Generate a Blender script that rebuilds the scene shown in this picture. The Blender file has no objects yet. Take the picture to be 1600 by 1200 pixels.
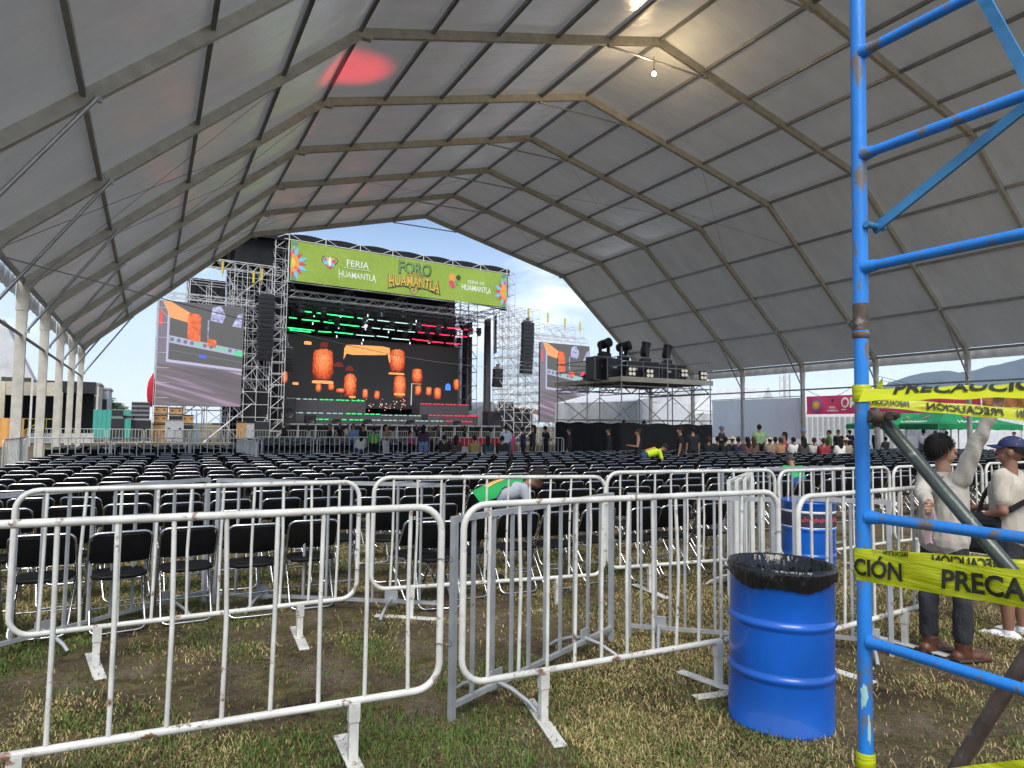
import bpy, bmesh, math, random
import numpy as np
from mathutils import Vector, Matrix
random.seed(7); rng = np.random.default_rng(7)
S = bpy.context.scene; COL = S.collection
R = math.radians
# ---------------------------------------------------------------- camera
F_PX, YAW, PITCH, ROLL, CH = 1064.12, .48785, .062125, .01146, 1.65
fw = Vector((math.sin(YAW)*math.cos(PITCH), math.cos(YAW)*math.cos(PITCH), math.sin(PITCH)))
rt0 = Vector((math.cos(YAW), -math.sin(YAW), 0)); up0 = rt0.cross(fw)
rt = math.cos(ROLL)*rt0 + math.sin(ROLL)*up0; up = -math.sin(ROLL)*rt0 + math.cos(ROLL)*up0
cd = bpy.data.cameras.new('camera'); cam = bpy.data.objects.new('camera', cd); COL.objects.link(cam)
mw = Matrix((rt, up, -fw)).transposed().to_4x4(); mw.translation = (0, 0, CH); cam.matrix_world = mw
cd.sensor_width = 36; cd.lens = F_PX/1600*36; cd.clip_start = .05; cd.clip_end = 20000
S.camera = cam
# ---------------------------------------------------------------- world, sun, exposure
SUN_EL, SUN_AZ = R(50), R(-158)          # azimuth measured from +Y towards +X
w = bpy.data.worlds.new('World'); S.world = w; w.use_nodes = True
nt = w.node_tree; nt.nodes.clear()
def wn(t, **k):
    n = nt.nodes.new(t)
    for a, b in k.items(): setattr(n, a, b)
    return n
out = wn('ShaderNodeOutputWorld'); bg = wn('ShaderNodeBackground')
sky = wn('ShaderNodeTexSky', sky_type='NISHITA'); sky.sun_disc = False
sky.sun_elevation = SUN_EL; sky.sun_rotation = SUN_AZ
sky.air_density = 1.0; sky.dust_density = 1.0; sky.ozone_density = 1.5; sky.altitude = 800
tc = wn('ShaderNodeTexCoord'); mp = wn('ShaderNodeMapping'); mp.inputs['Scale'].default_value = (1, 1, 3.2)
mp.inputs['Location'].default_value = (.62, .25, .0)
n1 = wn('ShaderNodeTexNoise'); n1.inputs['Scale'].default_value = 3.2; n1.inputs['Detail'].default_value = 9; n1.inputs['Roughness'].default_value = .58
rp = wn('ShaderNodeValToRGB'); rp.color_ramp.elements[0].position = .47; rp.color_ramp.elements[1].position = .66
mx = wn('ShaderNodeMix', data_type='RGBA'); 
sep = wn('ShaderNodeSeparateXYZ')
hz = wn('ShaderNodeMapRange'); hz.inputs['From Min'].default_value = .0; hz.inputs['From Max'].default_value = .30
hz.inputs['To Min'].default_value = .66; hz.inputs['To Max'].default_value = 0
add = wn('ShaderNodeMath', operation='MAXIMUM')
mul = wn('ShaderNodeMath', operation='MULTIPLY'); mul.inputs[1].default_value = .95
L = nt.links.new
L(tc.outputs['Generated'], mp.inputs['Vector']); L(mp.outputs[0], n1.inputs['Vector']); L(n1.outputs['Fac'], rp.inputs[0])
L(tc.outputs['Generated'], sep.inputs[0]); L(sep.outputs['Z'], hz.inputs['Value'])
L(rp.outputs[0], mul.inputs[0]); L(mul.outputs[0], add.inputs[0]); L(hz.outputs[0], add.inputs[1])
L(add.outputs[0], mx.inputs['Factor']); L(sky.outputs[0], mx.inputs['A'])
mx.inputs['B'].default_value = (8.4, 9.0, 9.8, 1)
L(mx.outputs['Result'], bg.inputs['Color']); bg.inputs['Strength'].default_value = .115
L(bg.outputs[0], out.inputs['Surface'])
sd = bpy.data.lights.new('sun', 'SUN'); sun = bpy.data.objects.new('sun', sd); COL.objects.link(sun)
sd.energy = 2.6; sd.angle = R(35); sd.color = (1, .95, .87)
sdir = Vector((math.sin(SUN_AZ)*math.cos(SUN_EL), math.cos(SUN_AZ)*math.cos(SUN_EL), math.sin(SUN_EL)))
sun.rotation_euler = sdir.to_track_quat('Z', 'Y').to_euler()
vs = S.view_settings; vs.view_transform = 'Standard'; vs.look = 'None'; vs.gamma = 1; vs.exposure = .62; vs.use_curve_mapping = False
S.cycles.max_bounces = 8; S.cycles.use_denoising = True
# ---------------------------------------------------------------- placement helpers
def hd(px, Z, z=0.):                     # ground-plan point seen in photo column px at forward depth Z, at height z
    d0 = rt*((px-800)/F_PX) + up*(600/F_PX) + fw; d1 = rt*((px-800)/F_PX) + up*(-600/F_PX) + fw
    t = ((z-CH)/Z - d0.z)/(d1.z-d0.z); v = d0 + t*(d1-d0)
    return Vector((v.x*Z, v.y*Z, z))
def zat(px, py, Z):
    return CH + Z*(rt*((px-800)/F_PX) + up*((600-py)/F_PX) + fw).z
def onX(px, py, X):                      # the point of the plane x = X
    d = rt*((px-800)/F_PX) + up*((600-py)/F_PX) + fw
    return Vector((0, 0, CH)) + d*(X/d.x)
def dep(px, py, Z):
    return Vector((0, 0, CH)) + (rt*((px-800)/F_PX) + up*((600-py)/F_PX) + fw)*Z
# ---------------------------------------------------------------- materials
def newmat(name):
    m = bpy.data.materials.new(name); m.use_nodes = True; t = m.node_tree
    return m, t, t.nodes['Principled BSDF'], t.links.new
def noise(t, vec, scale, detail=4, rough=.55):
    n = t.nodes.new('ShaderNodeTexNoise'); n.inputs['Scale'].default_value = scale
    n.inputs['Detail'].default_value = detail; n.inputs['Roughness'].default_value = rough
    if vec is not None: t.links.new(vec, n.inputs['Vector'])
    return n
def ramp(t, fac, stops):
    r = t.nodes.new('ShaderNodeValToRGB'); e = r.color_ramp.elements
    while len(e) < len(stops): e.new(.5)
    for k, (p, c) in enumerate(stops):
        e[k].position = p; e[k].color = (*c, 1) if len(c) == 3 else c
    t.links.new(fac, r.inputs[0]); return r
def c4(c): return (c[0], c[1], c[2], 1)
def mat(name, col, rough=.5, metal=0., var=.12, scale=4., bump=0., bscale=40., wear=None, wearat=(.62, .66), wscale=9., stretch=(1, 1, 1), coord='Object', coat=0., spec=.5):
    m, t, p, l = newmat(name)
    tcn = t.nodes.new('ShaderNodeTexCoord'); mpn = t.nodes.new('ShaderNodeMapping'); mpn.inputs['Scale'].default_value = stretch
    l(tcn.outputs[coord], mpn.inputs['Vector']); v = mpn.outputs[0]
    n = noise(t, v, scale, 5)
    lo = tuple(max(0, c*(1-var*1.6)) for c in col); hi = tuple(min(1, c*(1+var)) for c in col)
    r = ramp(t, n.outputs['Fac'], [(.3, lo), (.7, hi)])
    src = r.outputs[0]; rsrc = None
    if wear:
        n2 = noise(t, v, wscale, 8, .65)
        r2 = ramp(t, n2.outputs['Fac'], [(wearat[0], (0, 0, 0)), (wearat[1], (1, 1, 1))])
        mxn = t.nodes.new('ShaderNodeMix'); mxn.data_type = 'RGBA'
        l(r2.outputs[0], mxn.inputs['Factor']); l(src, mxn.inputs['A']); mxn.inputs['B'].default_value = c4(wear); src = mxn.outputs['Result']
    l(src, p.inputs['Base Color'])
    p.inputs['Roughness'].default_value = rough; p.inputs['Metallic'].default_value = metal
    p.inputs['Specular IOR Level'].default_value = spec
    if coat: p.inputs['Coat Weight'].default_value = coat
    if bump:
        n3 = noise(t, v, bscale, 4); b = t.nodes.new('ShaderNodeBump'); b.inputs['Strength'].default_value = bump; b.inputs['Distance'].default_value = .02
        l(n3.outputs['Fac'], b.inputs['Height']); l(b.outputs[0], p.inputs['Normal'])
    return m
def emit(name, col, st=1., var=0., scale=8.):
    m, t, p, l = newmat(name)
    p.inputs['Base Color'].default_value = (.02, .02, .02, 1); p.inputs['Roughness'].default_value = .6
    p.inputs['Emission Strength'].default_value = st; p.inputs['Emission Color'].default_value = c4(col)
    if var:
        tcn = t.nodes.new('ShaderNodeTexCoord'); n = noise(t, tcn.outputs['Object'], scale, 6, .7)
        r = ramp(t, n.outputs['Fac'], [(.35, tuple(c*(1-var) for c in col)), (.62, tuple(min(1, c*(1+var*.6)) for c in col))])
        l(r.outputs[0], p.inputs['Emission Color'])
    return m
M = {}
def cloth(name, col, rough=.85, transl=0., bump=.15, bscale=14, var=.1, spec=.3):
    m = mat(name, col, rough, 0, var, 2.5, bump, bscale, spec=spec)
    if transl:
        t = m.node_tree; p = t.nodes['Principled BSDF']; tr = t.nodes.new('ShaderNodeBsdfTranslucent'); ms = t.nodes.new('ShaderNodeMixShader')
        tr.inputs['Color'].default_value = c4(col); ms.inputs[0].default_value = transl
        t.links.new(p.outputs[0], ms.inputs[1]); t.links.new(tr.outputs[0], ms.inputs[2]); t.links.new(ms.outputs[0], t.nodes['Material Output'].inputs['Surface'])
    return m
# ---------------------------------------------------------------- mesh builder
class MB:
    def __init__(s): s.v = []; s.f = []; s.mi = []; s.sm = []
    def add(s, vs, fs, m=0, smooth=False):
        o = len(s.v); s.v += [tuple(x) for x in vs]
        for f in fs: s.f.append(tuple(o+i for i in f)); s.mi.append(m); s.sm.append(smooth)
    def box(s, c, d, m=0, rot=None):
        c = Vector(c); hx, hy, hz_ = d[0]/2, d[1]/2, d[2]/2
        vs = [Vector((x, y, z)) for x in (-hx, hx) for y in (-hy, hy) for z in (-hz_, hz_)]
        if rot is not None: vs = [rot @ q for q in vs]
        s.add([c+q for q in vs], [(0, 1, 3, 2), (4, 6, 7, 5), (0, 4, 5, 1), (2, 3, 7, 6), (0, 2, 6, 4), (1, 5, 7, 3)], m)
    def bbox(s, c, d, b=.01, m=0, rot=None):   # box with chamfered edges
        bm = bmesh.new(); bmesh.ops.create_cube(bm, size=1)
        for q in bm.verts: q.co = Vector((q.co.x*d[0], q.co.y*d[1], q.co.z*d[2]))
        bmesh.ops.bevel(bm, geom=list(bm.edges), offset=b, segments=2, affect='EDGES', profile=.5)
        vs = [q.co.copy() for q in bm.verts]
        if rot is not None: vs = [rot @ q for q in vs]
        s.add([Vector(c)+q for q in vs], [[q.index for q in f.verts] for f in bm.faces], m); bm.free()
    def beam(s, a, b, wd, ht, m=0, upv=Vector((0, 0, 1))):   # box beam from a to b, wd across, ht along up
        a, b = Vector(a), Vector(b); d = (b-a); ln = d.length; d.normalize()
        x = d.cross(upv)
        if x.length < 1e-4: x = d.cross(Vector((1, 0, 0)))
        x.normalize(); z = x.cross(d); hw, hh = wd/2, ht/2
        vs = [q + x*i*hw + z*j*hh for q in (a, b) for i, j in ((-1, -1), (1, -1), (1, 1), (-1, 1))]
        s.add(vs, [(0, 1, 2, 3), (4, 7, 6, 5), (0, 4, 5, 1), (1, 5, 6, 2), (2, 6, 7, 3), (3, 7, 4, 0)], m)
    def tube(s, pts, r, n=8, m=0, closed=False, cap=True):
        pts = [Vector(p) for p in pts]; N = len(pts); rs = r if isinstance(r, (list, tuple)) else [r]*N
        tang = []
        for i in range(N):
            if closed: t_ = pts[(i+1) % N]-pts[i-1]
            else: t_ = pts[min(i+1, N-1)]-pts[max(i-1, 0)]
            tang.append(t_.normalized())
        ref = Vector((0, 0, 1)) if abs(tang[0].z) < .9 else Vector((1, 0, 0))
        x = tang[0].cross(ref).normalized(); rings = []
        for i in range(N):
            x = (x - tang[i]*x.dot(tang[i])).normalized(); y = tang[i].cross(x)
            rings.append([pts[i] + (x*math.cos(2*math.pi*k/n) + y*math.sin(2*math.pi*k/n))*rs[i] for k in range(n)])
        vs = [q for g in rings for q in g]; fs = []
        for i in range(N if closed else N-1):
            a, b = i*n, ((i+1) % N)*n
            for k in range(n): fs.append((a+k, a+(k+1) % n, b+(k+1) % n, b+k))
        s.add(vs, fs, m, n > 4)
        if cap and not closed:
            s.add(rings[0], [tuple(range(n))[::-1]], m); s.add(rings[-1], [tuple(range(n))], m)
    def lathe(s, prof, c=(0, 0, 0), n=32, m=0, smooth=True):
        c = Vector(c); vs = []; fs = []
        for r_, z in prof:
            for k in range(n): vs.append(c + Vector((r_*math.cos(2*math.pi*k/n), r_*math.sin(2*math.pi*k/n), z)))
        for i in range(len(prof)-1):
            for k in range(n): fs.append((i*n+k, i*n+(k+1) % n, (i+1)*n+(k+1) % n, (i+1)*n+k))
        s.add(vs, fs, m, smooth)
    def ell(s, c, d, n=12, m=0, rot=None):
        vs = [Vector((0, 0, -1))]; k2 = n//2
        for i in range(1, k2):
            a = math.pi*i/k2
            for k in range(n): vs.append(Vector((math.sin(a)*math.cos(2*math.pi*k/n), math.sin(a)*math.sin(2*math.pi*k/n), -math.cos(a))))
        vs.append(Vector((0, 0, 1))); last = len(vs)-1; fs = []
        for k in range(n): fs.append((0, 1+(k+1) % n, 1+k))
        for i in range(k2-2):
            for k in range(n): fs.append((1+i*n+k, 1+i*n+(k+1) % n, 1+(i+1)*n+(k+1) % n, 1+(i+1)*n+k))
        o = 1+(k2-2)*n
        for k in range(n): fs.append((o+k, o+(k+1) % n, last))
        vs = [Vector((q.x*d[0], q.y*d[1], q.z*d[2])) for q in vs]
        if rot is not None: vs = [rot @ q for q in vs]
        s.add([Vector(c)+q for q in vs], fs, m, True)
    def sheet(s, fn, nu, nv, m=0, smooth=True, flip=False):
        vs = [fn(i/nu, j/nv) for j in range(nv+1) for i in range(nu+1)]; fs = []
        for j in range(nv):
            for i in range(nu):
                q = (j*(nu+1)+i, j*(nu+1)+i+1, (j+1)*(nu+1)+i+1, (j+1)*(nu+1)+i); fs.append(q[::-1] if flip else q)
        s.add(vs, fs, m, smooth)
    def solid(s, fn, nu, nv, th, m=0):      # a sheet with thickness th (offset vector)
        s.sheet(fn, nu, nv, m); off = Vector(th); s.sheet(lambda a, b: Vector(fn(a, b))+off, nu, nv, m, flip=True)
        ring = [(i/nu, 0) for i in range(nu)] + [(1, j/nv) for j in range(nv)] + [(1-i/nu, 1) for i in range(nu)] + [(0, 1-j/nv) for j in range(nv)]
        vs = [Vector(fn(*q)) for q in ring] + [Vector(fn(*q))+off for q in ring]; n = len(ring)
        s.add(vs, [(k, n+k, n+(k+1) % n, (k+1) % n) for k in range(n)], m)
    def poly(s, pts, th, m=0):              # extruded polygon: pts 3D planar, th offset vector
        th = Vector(th); a = [Vector(p) for p in pts]; n = len(a); vs = a + [p+th for p in a]
        s.add(vs, [tuple(range(n)), tuple(range(n, 2*n))[::-1]] + [(k, n+k, n+(k+1) % n, (k+1) % n) for k in range(n)], m)
    def xf(s, mt): s.v = [tuple(mt @ Vector(q)) for q in s.v]; return s
    def mesh(s, name):
        me = bpy.data.meshes.new(name); me.from_pydata(s.v, [], s.f); me.update()
        me.polygons.foreach_set('material_index', s.mi); me.polygons.foreach_set('use_smooth', s.sm); return me
    def obj(s, name, mats, parent=None, loc=None, rz=None):
        me = s.mesh(name)
        for q in (mats if isinstance(mats, (list, tuple)) else [mats]): me.materials.append(q)
        return link(name, me, parent, loc, rz)
def link(name, me, parent=None, loc=None, rz=None):
    o = bpy.data.objects.new(name, me); COL.objects.link(o)
    if parent: o.parent = parent
    if loc is not None: o.location = loc
    if rz is not None: o.rotation_euler = (0, 0, rz)
    return o
def tag(o, label, cat, group=None):
    o['label'] = label; o['category'] = cat
    if group: o['group'] = group
    return o
def thing(name, label, cat, loc=(0, 0, 0), rz=0., group=None):
    return tag(link(name, None, None, loc, rz), label, cat, group)
def struct(o, k='structure'): o['kind'] = k; return o
KIDS = {}
def dup(root, loc, rz=0., label=None, group=None, kids=None):
    r = root.copy(); COL.objects.link(r); r.location = loc; r.rotation_euler = (0, 0, rz)
    if label: r['label'] = label
    if group: r['group'] = group
    for ch in (kids if kids is not None else root.children):
        c = ch.copy(); COL.objects.link(c); c.parent = r
        for g in ch.children:
            d = g.copy(); COL.objects.link(d); d.parent = c
    return r
def text_mb(txt, size=1., ext=.0, align='CENTER', bold=0., shear=0., space=1.):
    cu = bpy.data.curves.new('lettering', 'FONT'); cu.body = txt; cu.size = size; cu.align_x = align; cu.extrude = ext; cu.offset = bold; cu.shear = shear; cu.space_character = space
    cu.resolution_u = 3
    ob = bpy.data.objects.new('lettering', cu); COL.objects.link(ob)
    me = bpy.data.meshes.new_from_object(ob.evaluated_get(bpy.context.evaluated_depsgraph_get()))
    b = MB(); b.add([q.co.copy() for q in me.vertices], [tuple(p.vertices) for p in me.polygons])
    bpy.data.objects.remove(ob); bpy.data.curves.remove(cu); bpy.data.meshes.remove(me); return b
# ---------------------------------------------------------------- shared materials
M['alu'] = mat('weathered_aluminium', (.56, .53, .46), .5, .15, .12, 3, .05, 30)
M['purlin'] = mat('purlin_aluminium', (.30, .30, .30), .42, .5, .1, 3)
M['galv'] = mat('galvanised_steel', (.52, .53, .54), .38, .75, .12, 6)
M['galv_dull'] = mat('dull_galvanised_tube', (.40, .41, .42), .5, .4, .15, 6, wear=(.22, .17, .12), wearat=(.63, .70), wscale=14)
M['cable'] = mat('dark_cable', (.05, .05, .055), .6)
M['white_paint'] = mat('chipped_white_paint', (.60, .59, .54), .45, 0, .16, 5, .1, 60, wear=(.17, .085, .045), wearat=(.585, .66), wscale=12)
M['white_far'] = mat('white_painted_tube', (.60, .60, .57), .45, 0, .12, 6)
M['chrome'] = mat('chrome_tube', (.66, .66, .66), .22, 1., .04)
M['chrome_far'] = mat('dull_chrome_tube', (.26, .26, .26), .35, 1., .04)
M['black_vinyl'] = mat('black_vinyl', (.009, .009, .010), .55, 0, .2, 8, .05, 60, spec=.16)
M['black'] = mat('matte_black', (.014, .014, .016), .75, 0, .15, 3)
M['black_metal'] = mat('black_metal', (.02, .02, .023), .4, 0, .1)
M['black_cloth'] = cloth('black_drape', (.016, .016, .018), .9, 0, .4, 6)
M['mesh_cloth'] = cloth('grey_mesh_drape', (.17, .17, .18), .9, .35, .4, 5)
def roof_fabric():
    m, t, p, l = newmat('tent_pvc')
    tcn = t.nodes.new('ShaderNodeTexCoord'); mpn = t.nodes.new('ShaderNodeMapping'); mpn.inputs['Scale'].default_value = (.35, .9, .35)
    l(tcn.outputs['Object'], mpn.inputs['Vector']); n = noise(t, mpn.outputs[0], .9, 6, .6)
    r = ramp(t, n.outputs['Fac'], [(.3, (.54, .54, .52)), (.5, (.64, .64, .62)), (.7, (.72, .72, .71))])
    l(r.outputs[0], p.inputs['Base Color']); p.inputs['Roughness'].default_value = .29; p.inputs['Specular IOR Level'].default_value = .6; p.inputs['Coat Weight'].default_value = .7; p.inputs['Coat Roughness'].default_value = .2; p.inputs['Coat IOR'].default_value = 1.55
    n2 = noise(t, mpn.outputs[0], 2.2, 5, .5); b = t.nodes.new('ShaderNodeBump'); b.inputs['Strength'].default_value = .55; b.inputs['Distance'].default_value = .14
    l(n2.outputs['Fac'], b.inputs['Height']); l(b.outputs[0], p.inputs['Normal'])
    tr = t.nodes.new('ShaderNodeBsdfTranslucent'); tr.inputs['Color'].default_value = (.60, .62, .64, 1)
    ms = t.nodes.new('ShaderNodeMixShader'); ms.inputs[0].default_value = .092
    l(p.outputs[0], ms.inputs[1]); l(tr.outputs[0], ms.inputs[2]); l(ms.outputs[0], t.nodes['Material Output'].inputs['Surface'])
    return m
M['pvc'] = roof_fabric()
# ---------------------------------------------------------------- ground
def soil():
    m, t, p, l = newmat('trampled_soil_and_dry_turf')
    tcn = t.nodes.new('ShaderNodeTexCoord'); v = tcn.outputs['Object']
    a = noise(t, v, .9, 7, .62); b = noise(t, v, 3.1, 8, .65); c = noise(t, v, 38, 6, .7); d = noise(t, v, 7, 7, .7)
    r1 = ramp(t, a.outputs['Fac'], [(.36, (.046, .031, .020)), (.5, (.155, .117, .08)), (.62, (.24, .195, .14))])
    r2 = ramp(t, d.outputs['Fac'], [(.40, (.10, .088, .038)), (.62, (.23, .185, .095))])
    f = ramp(t, b.outputs['Fac'], [(.44, (0, 0, 0)), (.56, (1, 1, 1))])
    x = t.nodes.new('ShaderNodeMix'); x.data_type = 'RGBA'; l(f.outputs[0], x.inputs['Factor']); l(r1.outputs[0], x.inputs['A']); l(r2.outputs[0], x.inputs['B'])
    r3 = ramp(t, c.outputs['Fac'], [(.3, (.55, .55, .55)), (.7, (1.5, 1.45, 1.35))])
    y = t.nodes.new('ShaderNodeMix'); y.data_type = 'RGBA'; y.blend_type = 'MULTIPLY'; y.inputs['Factor'].default_value = 1
    l(x.outputs['Result'], y.inputs['A']); l(r3.outputs[0], y.inputs['B']); l(y.outputs['Result'], p.inputs['Base Color'])
    p.inputs['Roughness'].default_value = .95; p.inputs['Specular IOR Level'].default_value = .15
    bm_ = t.nodes.new('ShaderNodeBump'); bm_.inputs['Strength'].default_value = 1.; bm_.inputs['Distance'].default_value = .05
    e = noise(t, v, 30, 10, .78); l(e.outputs['Fac'], bm_.inputs['Height']); l(bm_.outputs[0], p.inputs['Normal']); return m
M['soil'] = soil()
def axis(lo, hi, st):
    a = list(np.arange(lo, hi+st/2, st)); g = st; x = hi
    while x < 6000: g *= 1.35; x += g; a.append(x)
    g = st; x = lo
    while x > -6000: g *= 1.35; x -= g; a.insert(0, x)
    return np.array(a)
def vnoise(x, y, s, seed=0):               # smooth value noise on arrays
    g = np.random.default_rng(seed).random((64, 64)); x = x*s; y = y*s
    xi = np.floor(x).astype(int); yi = np.floor(y).astype(int); fx = x-xi; fy = y-yi
    fx = fx*fx*(3-2*fx); fy = fy*fy*(3-2*fy); a = lambda i, j: g[(yi+j) % 64, (xi+i) % 64]
    return (a(0, 0)*(1-fx)+a(1, 0)*fx)*(1-fy)+(a(0, 1)*(1-fx)+a(1, 1)*fx)*fy
def gz(x, y):
    near = np.clip(1-np.hypot(x-3, y-4)/16, 0, 1)
    return near*(.035*(vnoise(x, y, 1.3, 1)-.5)+.02*(vnoise(x, y, 4.1, 2)-.5)+.008*(vnoise(x, y, 11, 3)-.5))-.012
ax_, ay_ = axis(-3, 10.5, .09), axis(1, 10, .09)
gx, gy = np.meshgrid(ax_, ay_); gzv = gz(gx, gy); nx, ny = len(ax_), len(ay_)
gv = np.stack([gx.ravel(), gy.ravel(), gzv.ravel()], 1)
ii = (np.arange(ny-1)[:, None]*nx+np.arange(nx-1)[None, :]).ravel()
me = bpy.data.meshes.new('ground'); me.from_pydata(gv.tolist(), [], np.stack([ii, ii+1, ii+nx+1, ii+nx], 1).tolist())
me.polygons.foreach_set('use_smooth', [True]*len(me.polygons)); me.materials.append(M['soil']); struct(link('ground', me))
# grass: many small blades, only where nobody has trampled it away
def grass():
    N = 300000
    px = rng.uniform(-60, 1660, N*2); Z = 2.0*np.exp(rng.uniform(0, 1.62, N*2))
    d0 = rt*(-800/F_PX) + fw; rx, ry = rt.x/F_PX, rt.y/F_PX
    x = (d0.x+rx*px)*Z; y = (d0.y+ry*px)*Z
    dens = .55*vnoise(x, y, .8, 11)+.45*vnoise(x, y, 2.6, 12)
    bare = np.exp(-(((x-1.15)/.75)**2+((y-4.35)/.9)**2)) + .85*np.exp(-(((x-1.2)/.75)**2+((y-3.1)/.33)**2))+.5*np.exp(-(((x-2.9)/.5)**2+((y-5.0)/.6)**2))
    keep = rng.random(N*2) < np.clip((dens-.30)*2.8-bare*.9, .05, 1)
    x, y, dens, Z = x[keep][:N], y[keep][:N], dens[keep][:N], Z[keep][:N]; n = len(x)
    green = vnoise(x, y, .9, 21)*.6+vnoise(x, y, 3.3, 22)*.4 + np.clip((2.6-x)/6, -.12, .2)
    kind = np.where(green+rng.normal(0, .1, n) > .62, 0, np.where(rng.random(n) < .42, 1, 2))
    kind = np.where(rng.random(n) < .1, 3, kind)
    tall = vnoise(x, y, 5.3, 31); ln = rng.uniform(.010, .034, n)*np.where(kind == 0, .8+1.5*np.clip(tall-.45, 0, 1), .9+1.2*np.clip(tall-.55, 0, 1))*1.25; wd = rng.uniform(.0016, .0032, n)*(.7+Z*.13)
    az = rng.uniform(0, 2*np.pi, n); lean = np.where(kind >= 2, rng.uniform(.95, 1.56, n), rng.uniform(.3, 1.45, n)); ln = np.where(rng.random(n) < .035, ln*2.4, ln)
    z0 = gz(x, y)-.002; dx, dy = np.cos(az), np.sin(az); wx, wy = -dy*wd, dx*wd
    h1 = ln*.55*np.cos(lean*.5); o1 = ln*.55*np.sin(lean*.5); h2 = h1+ln*.45*np.cos(lean*1.1); o2 = o1+ln*.45*np.sin(lean*1.1)
    h2 = np.maximum(h2, .004)
    P = np.empty((n, 5, 3))
    P[:, 0] = np.stack([x-wx, y-wy, z0], 1); P[:, 1] = np.stack([x+wx, y+wy, z0], 1)
    P[:, 2] = np.stack([x+dx*o1+wx*.8, y+dy*o1+wy*.8, z0+h1], 1); P[:, 3] = np.stack([x+dx*o1-wx*.8, y+dy*o1-wy*.8, z0+h1], 1)
    P[:, 4] = np.stack([x+dx*o2, y+dy*o2, z0+h2], 1)
    b = np.arange(n)*5; me = bpy.data.meshes.new('grass')
    me.vertices.add(n*5); me.vertices.foreach_set('co', P.ravel())
    me.loops.add(n*7); li = np.stack([b, b+1, b+2, b+3, b+3, b+2, b+4], 1).ravel(); me.loops.foreach_set('vertex_index', li)
    me.polygons.add(n*2); ls = np.stack([np.arange(n)*7, np.arange(n)*7+4], 1).ravel(); me.polygons.foreach_set('loop_start', ls)
    me.polygons.foreach_set('material_index', np.repeat(kind, 2)); me.update(); me.validate()
    for nm, c in (('green_blade', (.09, .14, .03)), ('olive_blade', (.19, .18, .06)), ('straw_blade', (.42, .33, .15)), ('rust_blade', (.24, .14, .06))):
        me.materials.append(mat(nm, c, .7, 0, .25, 1.5, spec=.25))
    o = link('grass', me); o['kind'] = 'stuff'
grass()
# ---------------------------------------------------------------- the big marquee
XR, HW, HR, KX, HK, HE, DY = 16.67, 20.16, 16.32, 11.53, 13.33, 5.69, -.2855
NF0, NF1 = 2, 9
def prof(t):                              # t in [-9, 9]: 4 lower panels, 5 upper panels each side of the ridge
    s = -1 if t < 0 else 1; a = abs(t)
    if a <= 5: k = a/5; return XR+s*KX*k, HR+(HK-HR)*k
    k = (a-5)/4; return XR+s*(KX+(HW-KX)*k), HK+(HE-HK)*k
tent = thing('event_tent', 'huge grey-white clear-span marquee arching over all the rows of chairs', 'tent')
Yf = lambda n: 5*n+DY
for n in range(NF0, NF1+1):
    b = MB(); y = Yf(n)
    for t0, t1 in ((-9, -5), (-5, 0), (0, 5), (5, 9)):
        (xa, za), (xb, zb) = prof(t0), prof(t1); b.beam((xa, y, za+.08), (xb, y, zb+.08), .15, .30)
    for t in (-5, 0, 5):                  # bolted joint plates
        x, z = prof(t)
        for dy in (-.09, .09): b.box((x, y+dy, z+.06), (.75, .02, .26))
    fr = b.obj('arch_frame', M['alu'], tent)
    for s in (-1, 1):
        b = MB(); x = XR+s*HW; b.box((x, y, HE/2+.03), (.27, .14, HE+.1)); b.box((x, y, .012), (.55, .45, .024))
        b.poly([(x-s*.16, y-.085, HE-.75), (x+s*.16, y-.085, HE-.75), (x+s*.16, y-.085, HE+.1), (x-s*.55, y-.085, HE+.45), (x-s*.16, y-.085, HE-.1)], (0, .17, 0))
        for k in range(6): b.tube([(x+(-.08 if k % 2 else .08), y-.1, HE-.65+k*.16), (x+(-.08 if k % 2 else .08), y+.1, HE-.65+k*.16)], .02, 6)
        b.obj('column', M['alu'], fr)
        b = MB(); xa, za = x-s*.16, 4.35; xb = x-s*2.4; zb = HE+2.4*(HK-HE)/(HW-KX)-.1
        b.tube([(xa, y-.1, za), (xb, y-.1, zb)], .042, 10)
        for q in ((xa, za), (xb, zb)): b.box((q[0], y-.06, q[1]), (.12, .1, .16))
        b.obj('brace', M['galv'], fr)
    b = MB(); x0, z0 = prof(-1); x1, z1 = prof(1); b.tube([(x0, y, z0-.12), (x1, y, z1-.12)], .04, 8)
    for x, z in ((x0, z0), (x1, z1)): b.box((x, y, z-.1), (.14, .12, .12))
    b.obj('ridge_tie', M['galv'], fr)
y0, y1 = Yf(NF0), Yf(NF1)
for t in range(-9, 10):
    b = MB(); x, z = prof(t)
    for n in range(NF0, NF1): b.beam((x, Yf(n)+.08, z+.14), (x, Yf(n+1)-.08, z+.14), .10, .13)
    b.obj('purlin', M['purlin'], tent)
for s in (-1, 1):
    b = MB(); x = XR+s*HW
    for n in range(NF0, NF1): b.tube([(x, Yf(n)+.07, 4.2), (x, Yf(n+1)-.07, 4.2)], .05, 8)
    b.obj('side_tie', M['galv_dull'], tent)
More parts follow.
